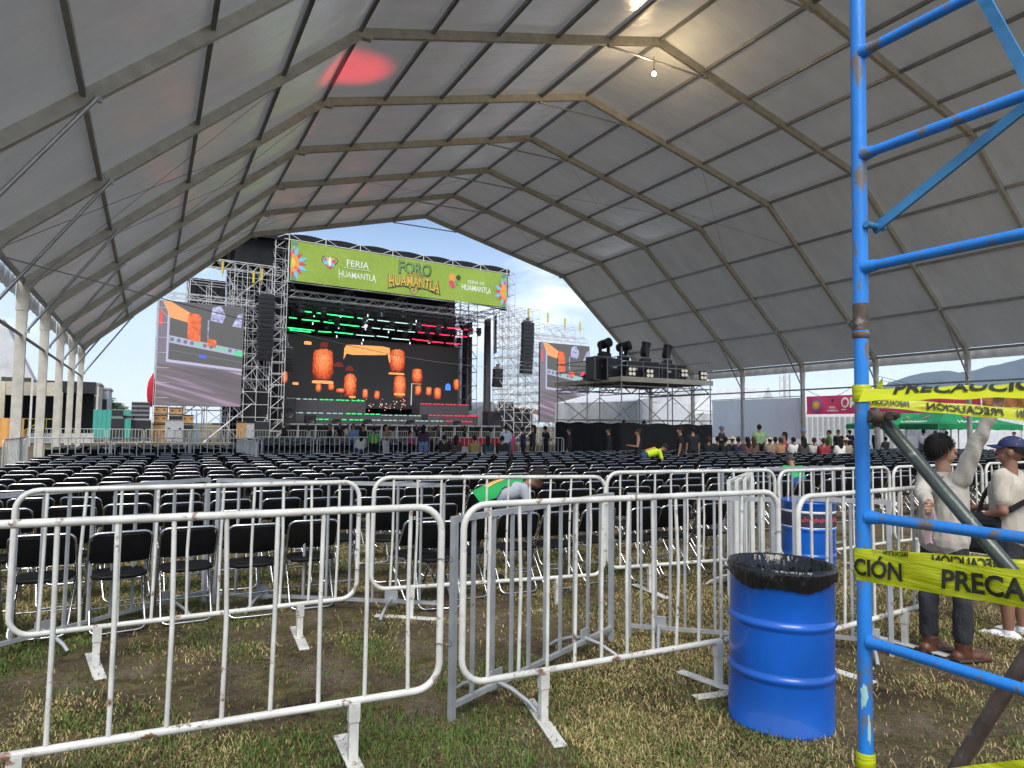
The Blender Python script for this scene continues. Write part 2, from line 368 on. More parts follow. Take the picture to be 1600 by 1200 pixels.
for n in range(NF0, NF1):
    ya, yb = Yf(n)+.0, Yf(n+1)-.0
    b = MB()
    def rf(u, v):
        t = -9+18*u; x, z = prof(t); fr_ = t-math.floor(t)
        sag = .05*math.sin(math.pi*v)*math.sin(math.pi*fr_)
        return Vector((x, ya+(yb-ya)*v, z+.235-sag))
    b.sheet(rf, 72, 6, 0, True)
    b.obj('roof_canopy', M['pvc'], tent)
    for s in (-1, 1):
        b = MB(); x = XR+s*(HW+.17)
        b.sheet(lambda u, v: Vector((x+s*.02*math.sin(u*40), ya+(yb-ya)*u, HE+.2-.55*v)), 24, 2); b.obj('valance', M['pvc'], tent)
# thin bracing wires under the roof
b = MB()
for (n, ta, tb) in ((5, -8, -5), (7, -7, -4), (5, 3, 6), (6, 1, 4), (8, 2, 5), (7, -3, 0), (4, -9, -6)):
    (xa, za), (xb, zb) = prof(ta), prof(tb)
    b = MB(); b.tube([(xa, Yf(n), za-.1), (xb, Yf(n+1), zb-.1)], .007, 4); b.tube([(xb, Yf(n), zb-.1), (xa, Yf(n+1), za-.1)], .007, 4); b.obj('bracing_wire', M['cable'], tent)
# the bare bulb hanging from a ridge tie, lit
bx_, bz_ = prof(-.15)
bulb = thing('light_bulb', 'lit bare bulb hanging from a ridge tie high under the marquee roof', 'lamp', (XR-.25, Yf(4), HR-1.2))
b = MB(); b.tube([(0, 0, .65), (0, 0, .14)], .012, 6); b.tube([(0, 0, .17), (0, 0, .05)], .03, 8); b.obj('socket', M['black'], bulb)
b = MB(); b.ell((0, 0, -.03), (.075, .075, .09), 12); b.obj('glass', emit('bulb_glow', (1, .72, .36), 60), bulb)
ld = bpy.data.lights.new('bulb_light', 'POINT'); ld.energy = 150; ld.color = (1, .74, .42); ld.shadow_soft_size = .09
lo = link('bulb_light', ld, bulb, (0, 0, -.16))
def pj(P):
    d = Vector(P)-Vector((0, 0, CH)); Z = d.dot(fw); return 800+F_PX*d.dot(rt)/Z, 600-F_PX*d.dot(up)/Z, Z
def G(x, y): return float(gz(np.array([x]), np.array([y]))[0])
# ---------------------------------------------------------------- crowd barriers
def rrect(L, b, H, r, n=6):
    pts = []
    for cx, cz, a0 in ((L-r, H-r, 0), (r, H-r, 90), (r, b+r, 180), (L-r, b+r, 270)):
        for k in range(n+1):
            a = R(a0+90*k/n); pts.append((cx+r*math.cos(a), 0, cz+r*math.sin(a)))
    return pts
def round_barrier(A, B_, label, nb=10, H=1.21, b=.27, legs=(.5, .5), tilt=0., grp='rounded white crowd barriers in the two front rows', wire=True, feet=True, swing=0.):
    A, B_ = Vector((*A, 0)), Vector((*B_, 0)); d = B_-A; L = d.length; z = min(G(*A.xy), G(*B_.xy))
    t = thing('crowd_barrier', label, 'barrier', (A.x, A.y, z), math.atan2(d.y, d.x), grp); t.rotation_euler.y = R(tilt)
    m = MB(); m.tube(rrect(L, b, H, .13), .0185, 12, closed=True); m.obj('frame', M['white_paint'], t)
    for k in range(nb):
        x = .06+(L-.12)*(k+.5)/nb; m = MB(); m.tube([(x+random.uniform(-.006, .006), 0, b+.01), (x+random.gauss(0, .006), random.gauss(0, .006), (b+H)*.5), (x+random.uniform(-.006, .006), 0, H-.01)], .0108, 8); m.obj('bar', M['white_paint'], t)
    if feet:
        for x, s in ((legs[0], 1), (L-legs[1], -1)):
            m = MB(); m.box((x, 0, b/2-.01), (.045, .036, b-.0)); m.box((x, 0, b-.05), (.055, .046, .09)); lg = m.obj('leg', M['white_paint'], t)
            m = MB(); rr = Matrix.Rotation(R(swing*s), 3, 'Z'); m.bbox((x, 0, .012), (.075, .62, .012), .003, 0, rr); m.obj('foot_plate', M['white_paint'], lg)
    if wire:
        m = MB()
        for z_ in (H-.28, b+.22):
            pts = [(L+.02+.045*math.cos(a)+random.uniform(-.004, .004), .03*math.sin(a), z_+.012*math.sin(2*a)) for a in np.linspace(0, 6.28, 14)]; m.tube(pts, .0022, 5, closed=True)
        m.obj('tie_wire', M['cable'], t)
    return t
def square_barrier(A, B_, label, nb=9, H=1.15, b=.1, grp='square grey crowd barriers zigzagging between the white rows', mt='galv_dull'):
    A, B_ = Vector((*A, 0)), Vector((*B_, 0)); d = B_-A; L = d.length; z = min(G(*A.xy), G(*B_.xy))
    t = thing('crowd_barrier', label, 'barrier', (A.x, A.y, z), math.atan2(d.y, d.x), grp)
    m = MB(); w_ = .034
    for x in (w_/2, L-w_/2): m.box((x, 0, H/2), (w_, w_, H))
    m.box((L/2, 0, H-w_/2), (L-2*w_, w_*.96, w_)); m.box((L/2, 0, b), (L-2*w_, w_*.9, w_*.8)); m.obj('frame', M[mt], t)
    for k in range(nb):
        x = L*(k+1)/(nb+1); m = MB(); m.box((x, 0, (H+b)/2-.01), (.02, .02, H-b-.04)); m.obj('bar', M[mt], t)
    for x in (L*.22, L*.78):
        m = MB(); m.bbox((x, 0, b+.03), (.12, .012, .12), .003)
        for s in (-1, 1): m.tube([(x, 0, b+.02), (x, s*.12, b+.0), (x, s*.25, .05), (x, s*.3, .012)], .014, 8)
        m.obj('leg', M[mt], t)
    return t
round_barrier((-.93, 3.5), (1.385, 3.385), 'chipped white barrier at the lower left corner, largest of all', 10, H=1.235, b=.30, legs=(.5, .44))
round_barrier((1.52, 3.40), (3.86, 3.33), 'white barrier running behind the blue drum, its long flat foot in front', 12, H=1.235, b=.29, legs=(.5, .55), swing=-12)
round_barrier((3.9, 3.2), (5.75, 3.38), 'white barrier between the blue drum and the man reaching up', 9, legs=(.34, .5), wire=False)
round_barrier((-.76, 5.5), (1.55, 5.6), 'white barrier with rusty top rail, leftmost of the second row', 10, tilt=.3, legs=(.5, .45), swing=6)
round_barrier((1.70, 5.72), (3.95, 5.5), 'white barrier in front of the bending worker in green vest', 10, tilt=.8, legs=(.35, .5), swing=60)
round_barrier((4.04, 5.58), (6.12, 5.32), 'white barrier of the second row just left of the stacked white barriers', 10)
round_barrier((6.16, 5.3), (8.3, 5.42), 'white barrier of the second row beside the far blue barrel', 10)
round_barrier((8.38, 5.42), (10.55, 5.5), 'white barrier of the second row beyond the reaching man', 10)
round_barrier((10.65, 5.5), (12.9, 5.6), 'white barrier of the second row beyond the man in blue cap', 10)
square_barrier((-0.96, 5.90), (0.52, 7.02), 'grey square barrier slanting away behind the leftmost white barrier')
square_barrier((0.58, 6.91), (2.35, 5.67), 'pale grey square barrier coming forward to the two front rows’ gap')
square_barrier((1.54, 3.60), (3.27, 4.44), 'rusty grey square barrier slanting away behind the gap of the front row')
square_barrier((3.43, 4.46), (4.28, 3.72), 'grey square barrier seen through the bars left of the blue drum')
square_barrier((4.48, 3.73), (4.94, 3.22), 'short grey square barrier behind the blue scaffold pole', 4)
for k in range(4):
    square_barrier((5.15+.09*k, 5.05-.02*k), (6.62+.12*k, 6.1+.12*k), 'white square barrier in the packed stack leaning beside the second row', 9, 1.15, .12, 'stacked white barriers beside the second row', 'white_far')
square_barrier((6.3, 6.3), (8.7, 6.35), 'grey square barrier crossing behind the far blue barrel', 10, 1.16)
# far barriers: one light mesh with its bars as a part
FB = {}
def far_barrier(x, y, rz, L, label, grp):
    if L not in FB:
        t = thing('crowd_barrier', label, 'barrier', (x, y, 0), rz, grp)
        m = MB(); m.tube(rrect(L, .22, 1.15, .1, 3), .021, 6, closed=True)
        for q in (.4, L-.4): m.box((q, 0, .115), (.04, .03, .2)); m.box((q, 0, .012), (.06, .55, .012))
        m.obj('frame', M['white_far'], t); m = MB()
        for k in range(11): m.tube([(L*(k+.5)/11, 0, .23), (L*(k+.5)/11, 0, 1.14)], .013, 4)
        m.obj('bar_panel', M['white_far'], t); FB[L] = (t, list(t.children)); return t
    return dup(FB[L][0], (x, y, 0), rz, label, grp, FB[L][1])
for k in range(9): far_barrier(-3.35, 6.6+2.2*k, R(90+random.uniform(-3, 3)), 2.15, 'white barrier in the line along the left edge of the chairs', 'barriers along the left edge of the chairs')
for k in range(3): far_barrier(-3.2+2.2*k, 24.3+random.uniform(-.1, .1), R(random.uniform(-3, 3)), 2.15, 'white barrier closing the front of the left chair block', 'barriers in front of the left chairs')
for k in range(2): far_barrier(2.62+.05*k, 17.6+2.25*k+2.3, R(92), 2.15, 'white barrier along the aisle between left and middle chairs', 'barriers along the aisle')
for k in range(6): far_barrier(3.5+2.25*k, 26.9+random.uniform(-.15, .15), R(random.uniform(-4, 4)), 2.15, 'white barrier in the line behind the people at the front rows', 'barriers in front of the middle chairs')
for k in range(18): far_barrier(-7+2.25*k, 54.2, R(random.uniform(-2, 4)), 2.15, 'far white barrier in the line guarding the stage front', 'barriers along the stage front')
for k in range(14): far_barrier(27+2.25*k, 31+.25*k, R(random.uniform(2, 9)), 2.15, 'far white barrier in the line in front of the green canopies', 'barriers before the green canopies')
for k in range(4): far_barrier(1.0+.5*k, 50+.6*k, R(48+3*k), 2.15, 'far white barrier standing askew beneath the left video screen', 'askew barriers under the left screen')
# ---------------------------------------------------------------- blue drums
M['blue_drum'] = mat('blue_enamel', (.003, .095, .46), .3, 0, .14, 3, .12, 4, wear=(.22, .30, .42), wearat=(.70, .715), wscale=10, coat=.3)
M['bag'] = mat('black_bin_bag', (.008, .008, .009), .13, 0, .2, 6, 1., 16, stretch=(1, 1, .35))
def drum(loc, label, band=False, bag=True, tilt=0.):
    t = thing('steel_drum', label, 'drum', loc); t.rotation_euler = (R(.8), R(tilt), R(20))
    pr = [(.001, .02), (.27, .02), (.285, 0), (.292, .006), (.292, .02), (.286, .03)]
    for c in (.30, .585):
        pr += [(.286, c-.035)] + [(.286+.012*math.sin(math.pi*k/6), c-.025+.05*k/6) for k in range(7)] + [(.286, c+.035)]
    pr += [(.286, .855), (.293, .862), (.297, .872), (.293, .882), (.283, .882), (.279, .872), (.277, .80), (.276, .05), (.001, .04)]
    m = MB(); m.lathe(pr, n=48); m.obj('barrel', M['blue_drum'], t)
    if bag:
        m = MB(); N = 180; rg = np.random.default_rng(3)
        ph = rg.uniform(0, 6.28, 8)
        def rr(a, s): return sum(math.sin(a*f+ph[i]*s)*w_ for i, (f, w_) in enumerate(((3, .4), (7, .3), (13, .3), (29, .35), (47, .35))))
        prof_ = [(.297, .80, .010), (.300, .83, .012), (.301, .87, .008), (.298, .893, .006), (.288, .899, .004), (.275, .89, .003), (.255, .82, .012), (.245, .76, .016), (.23, .66, .02), (.20, .58, .02), (.1, .55, .01), (.002, .55, 0)]
        vs = []; fs = []
        for i, (r_, z, am) in enumerate(prof_):
            for k in range(N):
                a = 2*math.pi*k/N; q = r_+am*(.28 if i < 6 else .55)*abs(rr(a, 1+.25*i)); zz = z+(am*.45*rr(a, 2) if i in (0, 1, 4, 5) else 0) - (.018*math.sin(a*2+1)+.012*math.sin(a*5) if i == 0 else 0)
                vs.append((q*math.cos(a), q*math.sin(a), zz))
        for i in range(len(prof_)-1):
            for k in range(N): fs.append((i*N+k, i*N+(k+1) % N, (i+1)*N+(k+1) % N, (i+1)*N+k))
        m.add(vs, fs, 0, True); m.obj('bin_liner', M['bag'], t)
    if band:
        m = MB(); m.lathe([(.2885, .60), (.2892, .62), (.2892, .76), (.2885, .78)], n=48); bd = m.obj('label_band', mat('dark_label', (.03, .03, .06), .5), t)
        m = MB()
        for z in (.60, .775): m.lathe([(.2893, z-.012), (.2905, z-.010), (.2905, z+.010), (.2893, z+.012)], n=48)
        m.obj('border', mat('white_label_border', (.7, .7, .7), .5), bd)
        m = MB(); rg = random.Random(4)
        for k in range(40):
            a = R(180+k*4.5); m.box((.2905*math.cos(a), .2905*math.sin(a), .69+rg.uniform(-.01, .01)), (.003, .014, rg.uniform(.02, .05)), 0, Matrix.Rotation(a, 3, 'Z'))
        m.obj('print', mat('red_label_print', (.5, .06, .08), .5), bd)
    return t
q = hd(1219, 3.93); drum((q.x, q.y, G(q.x, q.y)), 'bright blue steel drum lined with a black bin bag in the foreground', tilt=1.2)
q = hd(1262, 7.6); drum((q.x, q.y, -.02), 'darker blue barrel with a label band, standing behind the white barriers', True, False)
# white foot plate lying loose on the grass beside the drum
q = hd(1120, 4.25); m = MB(); m.bbox((0, 0, .012), (.32, .07, .01), .003); tag(m.obj('metal_strip', M['white_paint'], None, (q.x, q.y, G(q.x, q.y)), R(-10)), 'loose white metal strip lying on the grass left of the blue drum', 'metal strip')
# ---------------------------------------------------------------- folding chairs
def chair_parts():
    W = .215; fr = MB()
    # front legs and back in one bent tube; rear legs in another
    up_ = Vector((0, -.20, .785)); ft = Vector((0, .20, .012)); d = ft-up_
    def P(x, k): q = up_+d*k; return Vector((x, q.y, q.z))
    arc = [P(-W+.06-.06*math.sin(R(a)), .075*(1-math.cos(R(a)))) for a in range(90, -1, -15)]
    pts = [P(-W, 1)] + arc + [Vector((-q.x, q.y, q.z)) for q in arc[::-1]] + [P(W, 1)]
    fr.tube(pts, .0115, 8)
    fr.tube([P(-W, .84), P(W, .84)], .008, 6)
    rr_ = MB(); a0 = Vector((0, .13, .41)); a1 = Vector((0, -.21, .014)); W2 = .19; e = a1-a0
    Q = lambda x, k: Vector((x, (a0+e*k).y, (a0+e*k).z))
    ar = [Q(-W2+.06-.06*math.cos(R(a)), 1-.11*(1-math.sin(R(a)))) for a in range(0, 91, 15)]
    rr_.tube([Q(-W2, 0)] + ar + [Vector((-q.x, q.y, q.z)) for q in ar[::-1]] + [Q(W2, 0)], .0105, 8)
    for s in (-1, 1): rr_.beam((s*.2, .15, .405), (s*.2, -.16, .425), .012, .03)
    bk = MB()
    n_ = Vector((0, -d.z, d.y)).normalized(); n_ = n_ if n_.y < 0 else -n_
    def back(s):
        def f(u, v):
            x = (u-.5)*2*(W-.012); k = .012+v*.30; rc = 1-.08*max(0, abs(u-.5)*2-.8)/.2*(1 if v < .2 else 0)
            q = P(x*rc, k); bow = .018*(1-(2*u-1)**2)+.007*math.sin(math.pi*v); return q + n_*(bow*1.0+(.012*s))
        return f
    bk.sheet(back(1), 8, 4, 0, True, True); bk.sheet(back(-1), 8, 4, 0, True)
    for v in (0, 1):
        vs = [back(1)(i/8, v) for i in range(9)] + [back(-1)(i/8, v) for i in range(9)]
        bk.add(vs, [(i, i+1, i+10, i+9) for i in range(8)])
    for u in (0, 1): bk.add([back(1)(u, j/4) for j in range(5)]+[back(-1)(u, j/4) for j in range(5)], [(j, j+1, j+6, j+5) for j in range(4)])
    st = MB()
    sh = []
    for k in range(24):
        a = 2*math.pi*k/24; c, s_ = math.cos(a), math.sin(a); sh.append((math.copysign(abs(c)**.55, c)*.2, .0+math.copysign(abs(s_)**.55, s_)*.195))
    lay = [(.9, .412), (1., .422), (1., .438), (.93, .452), (.5, .456)]
    vs = [(x*k, y*k, z+.02*(y*-.2)/.2) for k, z in lay for x, y in sh]; fs = [(i*24+k, i*24+(k+1) % 24, (i+1)*24+(k+1) % 24, (i+1)*24+k) for i in range(4) for k in range(24)]
    fs += [tuple(range(24))[::-1], tuple(range(96, 120))]; st.add(vs, fs, 0, True)
    return fr, rr_, bk, st
cf, cr, cb, cs = chair_parts()
spots = []
def block(x0, x1, y0, rows, dx=.505, dy=1.03, skew=.045, first=None, last=None):
    for k in range(rows):
        y = y0+dy*k; off = skew*(y-6); n = int((x1-x0)/dx); ox = random.uniform(-.06, .06)
        for i in range(n+1):
            x = x0+off+dx*i+ox
            if first and not first(k, x): continue
            spots.append((x+random.uniform(-.035, .035), y+random.gauss(0, .055), R(random.gauss(0, 5)+(random.uniform(-22, 22) if random.random() < .05 else 0))))
block(-2.75, 2.0, 6.45, 16, first=lambda k, x: (k > 0 or x < 1.45) and x > -2.9)
block(2.32, 15.0, 6.2, 15, first=lambda k, x: x < (6.1 if k < 1 else 7.2 if k < 2 else 99) and not (k == 1 and 3.0 < x < 3.75))
block(16.2, 37.0, 7.6, 14, skew=.0)
far_spots = []
NM = len(spots)
block(-2.6, 3.2, 25.6, 5, skew=0); block(4.4, 16.0, 29.5, 10, dx=.53, dy=1.5, skew=0); block(23.5, 36.5, 25, 4, skew=0, dy=1.3)
vis = []
for i, (x, y, a) in enumerate(spots):
    px, py, Z = pj((x, y, .7))
    if Z > 1 and -110 < px < 1710: vis.append((Z, i))
vis.sort()
lead = None; kidsC = None
for j, (Z, i) in enumerate(vis[:296]):
    x, y, a = spots[i]
    blk = 'left' if x < 2.2+.045*(y-6) else 'middle'
    lab = {'left': 'black padded folding chair with chrome frame in the rows left of the aisle', 'middle': 'black padded folding chair with chrome frame in the rows right of the aisle'}[blk]
    grp = {'left': 'folding chairs left of the aisle', 'middle': 'folding chairs right of the aisle'}[blk]
    if lead is None:
        lead = thing('folding_chair', lab, 'chair', (x, y, -.005), a, grp)
        cf.obj('front_frame', M['chrome'], lead); cr.obj('rear_frame', M['chrome'], lead); cb.obj('backrest', M['black_vinyl'], lead); cs.obj('seat', M['black_vinyl'], lead)
        kidsC = list(lead.children)
    else: dup(lead, (x, y, -.005), a, lab, grp, kidsC)
q = dup(lead, (2.42, 6.0, -.005), R(-14), 'single black folding chair set apart at the head of the aisle', 'folding chairs right of the aisle', kidsC)
# everything beyond the nearest three hundred is one mass of chairs
def lite():
    a = MB(); W = .215
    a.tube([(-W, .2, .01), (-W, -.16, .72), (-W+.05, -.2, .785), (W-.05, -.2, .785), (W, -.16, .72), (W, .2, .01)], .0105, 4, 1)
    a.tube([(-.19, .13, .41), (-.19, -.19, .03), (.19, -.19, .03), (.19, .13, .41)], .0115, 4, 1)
    a.box((0, 0, .435), (.39, .38, .04), 0)
    def f(u, v): x = (u-.5)*.41; return Vector((x, -.205+v*.115-.018*(1-(2*u-1)**2), .775-v*.22))
    a.solid(f, 4, 1, (0, .022, .006), 0); return a
la = lite(); LV = np.array(la.v); allv = []; allf = []; allm = []; alls = []; o = 0
for Z, i in vis[296:]:
    x, y, a = spots[i]; c, s_ = math.cos(a), math.sin(a)
    allv.append(np.stack([LV[:, 0]*c-LV[:, 1]*s_+x, LV[:, 0]*s_+LV[:, 1]*c+y, LV[:, 2]], 1))
    allf += [tuple(o+k for k in f) for f in la.f]; allm += la.mi; alls += la.sm; o += len(LV)
mb = MB(); mb.v = np.concatenate(allv).tolist(); mb.f = allf; mb.mi = allm; mb.sm = alls
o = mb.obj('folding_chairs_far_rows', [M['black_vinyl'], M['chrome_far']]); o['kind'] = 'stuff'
print('chairs', len(vis))
# ---------------------------------------------------------------- blue ladder scaffold in the right foreground
M['blue_paint'] = mat('worn_blue_paint', (.02, .22, .68), .4, 0, .1, 5, .12, 50, wear=(.16, .14, .13), wearat=(.55, .60), wscale=18, stretch=(1, 1, .35))
M['blue_light'] = mat('faded_blue_paint', (.05, .24, .46), .45, 0, .15, 6, .1, 50, wear=(.2, .17, .14), wearat=(.63, .67), wscale=14)
M['green_grey'] = mat('mossy_grey_tube', (.085, .10, .085), .36, .35, .2, 9, .1, 40, wear=(.28, .30, .24), wearat=(.64, .70), wscale=12)
M['rusty'] = mat('rusty_brown_steel', (.13, .095, .075), .7, .3, .3, 12, .2, 60, wear=(.33, .3, .27), wearat=(.60, .72), wscale=18)
M['mint'] = mat('mint_paint_splash', (.35, .55, .52), .6)
pb = hd(1347, 2.1); PX, PY = pb.x, pb.y
sc_ = thing('scaffold_frame', 'worn blue ladder-frame scaffold standing at the right edge of the foreground', 'scaffold', (PX, PY, -.02))
zj = zat(1343, 508, 2.1)
for yo in (0, -1.35):
    m = MB(); m.tube([(0, yo, 0), (0, yo, zj)], .0222, 16); m.box((0, yo, .006), (.12, .12, .012)); p_ = m.obj('upright', M['blue_paint'], sc_)
    m = MB(); m.tube([(0, yo, zj+.001), (0, yo, 3.6)], .0236, 16); m.obj('upper_upright', M['blue_paint'], p_)
def splash(z0, da, h, wd, ph):
    a0 = math.atan2(-PY, -PX)+da; m = MB(); N = 18
    pts = [((1+.28*math.sin(3*q+ph)+.16*math.sin(7*q+2*ph))*math.cos(q)*wd, (1+.3*math.sin(2*q+ph)+.15*math.sin(5*q))*math.sin(q)*h) for q in [2*math.pi*k/N for k in range(N)]]
    rad = .0224; ring = [[(rad*math.cos(a0+x*k), rad*math.sin(a0+x*k), z0+y*k) for x, y in pts] for k in (.01, .35, .7, 1.)]
    vs = [p for r_ in ring for p in r_]; m.add(vs, [(i*N+k, i*N+(k+1) % N, (i+1)*N+(k+1) % N, (i+1)*N+k) for i in range(3) for k in range(N)], 0, True); m.obj('paint_patch', M['mint'], sc_)
splash(zat(1353, 1085, 2.1), -.2, .045, .45, 1.); splash(zat(1353, 1135, 2.1), .45, .05, .22, 2.3)
m = MB(); m.lathe([(.022, -.012), (.0265, -.008), (.0265, .008), (.022, .012)], (0, 0, zj+.006), 18); m.lathe([(.0236, .0), (.0243, .004), (.0243, .085), (.0236, .09)], (0, 0, zj+.02), 18); m.obj('coupling', M['rusty'], sc_)
for y_ in (35, 212, 403, 812, 1010):
    z = zat(1349, y_, 2.1)+.02; m = MB(); m.tube([(0, -.02, z), (0, -1.33, z)], .0165, 12); m.tube([(0, -.018, z), (0, -.06, z)], [.024, .0175], 12); m.obj('rung', M['blue_paint'], sc_)
off = Vector((PX, PY, -.02))
def inpl(px, py, dx): return onX(px, py, PX+dx)-off
a_, b_ = inpl(1352, 354, .045), inpl(1600, 147, .045); a2, b2 = inpl(1512, -6, .055), inpl(1600, 152, .055)
m = MB(); m.beam(a_-(b_-a_)*.03, b_+(b_-a_)*.25, .012, .03); m.tube([a_+Vector((-.06, 0, 0)), a_+Vector((.03, 0, 0))], .011, 8); m.obj('flat_brace', M['blue_light'], sc_)
m = MB(); m.beam(a2-(b2-a2)*.6, b2+(b2-a2)*.1, .012, .03); m.obj('flat_brace', M['blue_light'], sc_)
a_, b_ = inpl(1362, 655, .07), inpl(1575, 905, .07)
m = MB(); m.tube([a_, a_+(b_-a_)*2.2], .0205, 14); br = m.obj('tube_brace', M['green_grey'], sc_)
m = MB(); m.tube([a_+Vector((-.075, .0, .01)), a_+Vector((.0, -.01, 0))], .02, 10); m.tube([a_+Vector((-.02, 0, .012)), a_+Vector((-.02, -.07, .012))], .009, 8)
m.bbox(a_+Vector((-.02, -.045, .012)), (.03, .022, .03), .004); m.bbox(a_+Vector((-.01, -.0, .0)), (.05, .03, .05), .006); m.obj('clamp', M['rusty'], br)
a_, b_ = inpl(1603, 1000, .11), inpl(1478, 1205, .11)
m = MB(); m.tube([a_+(a_-b_)*1.5, b_+(b_-a_)*.55], .02, 14); m.obj('tube_brace', M['rusty'], sc_)
from mathutils import Quaternion
fh = Vector((fw.x, fw.y, 0)).normalized(); sc_.rotation_euler = Quaternion(fh, .009).to_euler(); sc_.location += rt0*.019
# caution tape
def tape_mat():
    m, t, p, l = newmat('yellow_plastic_tape'); p.inputs['Base Color'].default_value = (.66, .70, .015, 1); p.inputs['Roughness'].default_value = .28
    tr = t.nodes.new('ShaderNodeBsdfTranslucent'); tr.inputs['Color'].default_value = (.66, .70, .02, 1); ms = t.nodes.new('ShaderNodeMixShader'); ms.inputs[0].default_value = .3
    l(p.outputs[0], ms.inputs[1]); l(tr.outputs[0], ms.inputs[2]); l(ms.outputs[0], t.nodes['Material Output'].inputs['Surface'])
    tcn = t.nodes.new('ShaderNodeTexCoord'); mpn = t.nodes.new('ShaderNodeMapping'); mpn.inputs['Scale'].default_value = (1, 1, 9); l(tcn.outputs['Object'], mpn.inputs['Vector'])
    n = noise(t, mpn.outputs[0], 5, 4); b = t.nodes.new('ShaderNodeBump'); b.inputs['Strength'].default_value = .5; b.inputs['Distance'].default_value = .02; l(n.outputs['Fac'], b.inputs['Height']); l(b.outputs[0], p.inputs['Normal'])
    return m
M['tape'] = tape_mat(); M['tape_ink'] = mat('black_ink', (.02, .02, .012), .4)
def tape(label, A, B_, wA, wB, words, sag=.0, twist=0.):
    """A,B: centre ends; wA,wB: width vectors (from lower to upper edge); words: (text, u0, u1, v0, v1, mirrored)"""
    A, B_, wA, wB = Vector(A), Vector(B_), Vector(wA), Vector(wB)
    nrm = (B_-A).cross(wA).normalized()
    if nrm.dot(A-Vector((0, 0, CH))) > 0: nrm = -nrm
    def f(u, v):
        k = v-.5; wv = wA.lerp(wB, u); return A.lerp(B_, u)+wv*k+Vector((0, 0, -sag*4*u*(1-u)))+nrm*(.0025*math.sin(u*23+k*4)+.002*math.cos(k*3))
    m = MB(); m.solid(f, 60, 5, -nrm*.0006); t = m.obj('caution_tape', M['tape']); tag(t, label, 'tape', 'yellow caution tape tied to the scaffold')
    for tx, u0, u1, v0, v1, mir in words:
        b = text_mb(tx, 1, 0, 'LEFT', .03); xs = [q[0] for q in b.v]; x0, x1 = min(xs), max(xs)
        b.v = [((q[0]-x0)/(x1-x0), q[1]/.73, 0) for q in b.v]
        nv = []
        for q in b.v:
            uu = (1-q[0]) if mir else q[0]; nv.append(f(u0+(u1-u0)*uu, min(1., v0+(v1-v0)*q[1]))+nrm*.0045)
        b.v = nv; b.obj('lettering', M['tape_ink'], t)
    return t, f
zv = Vector((0, 0, 1))
A = dep(1337, 884, 2.015); B_ = dep(1600, 921, 1.57); B2 = A+(B_-A)*1.5
def uof(px): 
    lo, hi = 0, 1
    for _ in range(30):
        mid = (lo+hi)/2
        if pj(A.lerp(B2, mid))[0] < px: lo = mid
        else: hi = mid
    return lo
tape('lower caution tape reading CIÓN and PRECA, stretched from the blue pole', A, B2, zv*.083, zv*.087, [('CIÓN', uof(1336), uof(1411), .22, .80, False), ('PRECAUCIÓN', uof(1474), uof(1474)+(uof(1601)-uof(1474))*2.15, .22, .80, False)])
A = dep(1352, 872, 2.2); B2 = dep(1640, 893, 2.06)
tape('rear strand of the lower caution tape with its print seen backwards', A, B2, zv*.06, zv*.06, [('PRECAUCIÓN', uof(1380), uof(1418), .7, 1.0, True), ('PRECAUCIÓN', uof(1456), uof(1570), .45, .95, True)])
A = dep(1346, 617, 2.08); B2 = dep(1660, 609, 1.75)
tape('upper caution tape stretched level from the pole, folded so its letters are cut', A, B2, Vector((.06, .02, .040)), Vector((.05, .02, .038)), [('PRECAUCIÓN', uof(1396), uof(1700), .45, 1.3, False)])
A = dep(1360, 628, 2.12); B2 = dep(1660, 653, 2.02)
tape('second upper caution tape sloping down to the right, print seen backwards', A, B2, Vector((.01, .01, .030)), Vector((.01, .01, .040)), [('PRECAUCIÓN', uof(1362), uof(1420), .25, .8, True), ('PRECAUCIÓN', uof(1447), uof(1566), .2, .8, True), ('PRECAUCIÓN', uof(1588), uof(1656), .2, .8, True)])
tape('lowest caution tape at the foot of the blue pole', dep(1352, 1224, 2.03), dep(1660, 1196, 1.62), zv*.03, zv*.05, [])
for y_, h in ((612, .055), (884, .085), (1196, .05)):
    z = zat(1343, y_, 2.1); m = MB(); m.lathe([(.0262, -h/2), (.0285, -h*.4), (.028, 0), (.0288, h*.35), (.0262, h/2)], n=20)
    if y_ == 612:
        for k in range(3): m.solid(lambda u, v, k=k: Vector((.02+.035*u*(k-1), -.03-.02*v-.01*k, .03*u*(1 if k else -1)+.02*v)), 3, 2, (.001, .001, 0))
    tag(m.obj('tape_wrap', M['tape'], None, (PX+rt0.x*(.019+.009*z), PY+rt0.y*(.019+.009*z), z)), {612: 'knot of yellow tape wrapped high on the blue pole', 884: 'band of yellow tape wrapped round the pole at drum height', 1196: 'band of yellow tape low on the blue pole'}[y_], 'tape')
# ---------------------------------------------------------------- the concert stage
SA = R(5.4); SO = Vector((10.21, 61.75, 0)); su = Vector((math.cos(SA), math.sin(SA), 0)); sv = Vector((-math.sin(SA), math.cos(SA), 0))
def SP(u, v, h=0.): return SO+su*u+sv*v+Vector((0, 0, h))
def uh(px, py, v):                        # (u, height) of a photo point on the stage's plane of depth v
    d = rt*((px-800)/F_PX)+up*((600-py)/F_PX)+fw; c = Vector((0, 0, CH)); k = (SP(0, v)-c).dot(sv)/d.dot(sv); q = c+d*k-SO
    return q.dot(su), q.z
M['scaf'] = mat('scaffold_tube', (.66, .66, .66), .45, .2, .1)
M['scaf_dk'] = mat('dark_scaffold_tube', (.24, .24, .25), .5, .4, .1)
M['deck'] = mat('stage_deck', (.05, .05, .055), .55)
M['grey_riser'] = mat('grey_riser_panel', (.075, .07, .075), .5)
stage = thing('concert_stage', 'tall scaffold stage with black roof and dark lighting rig beyond the tent', 'stage', SO, SA)
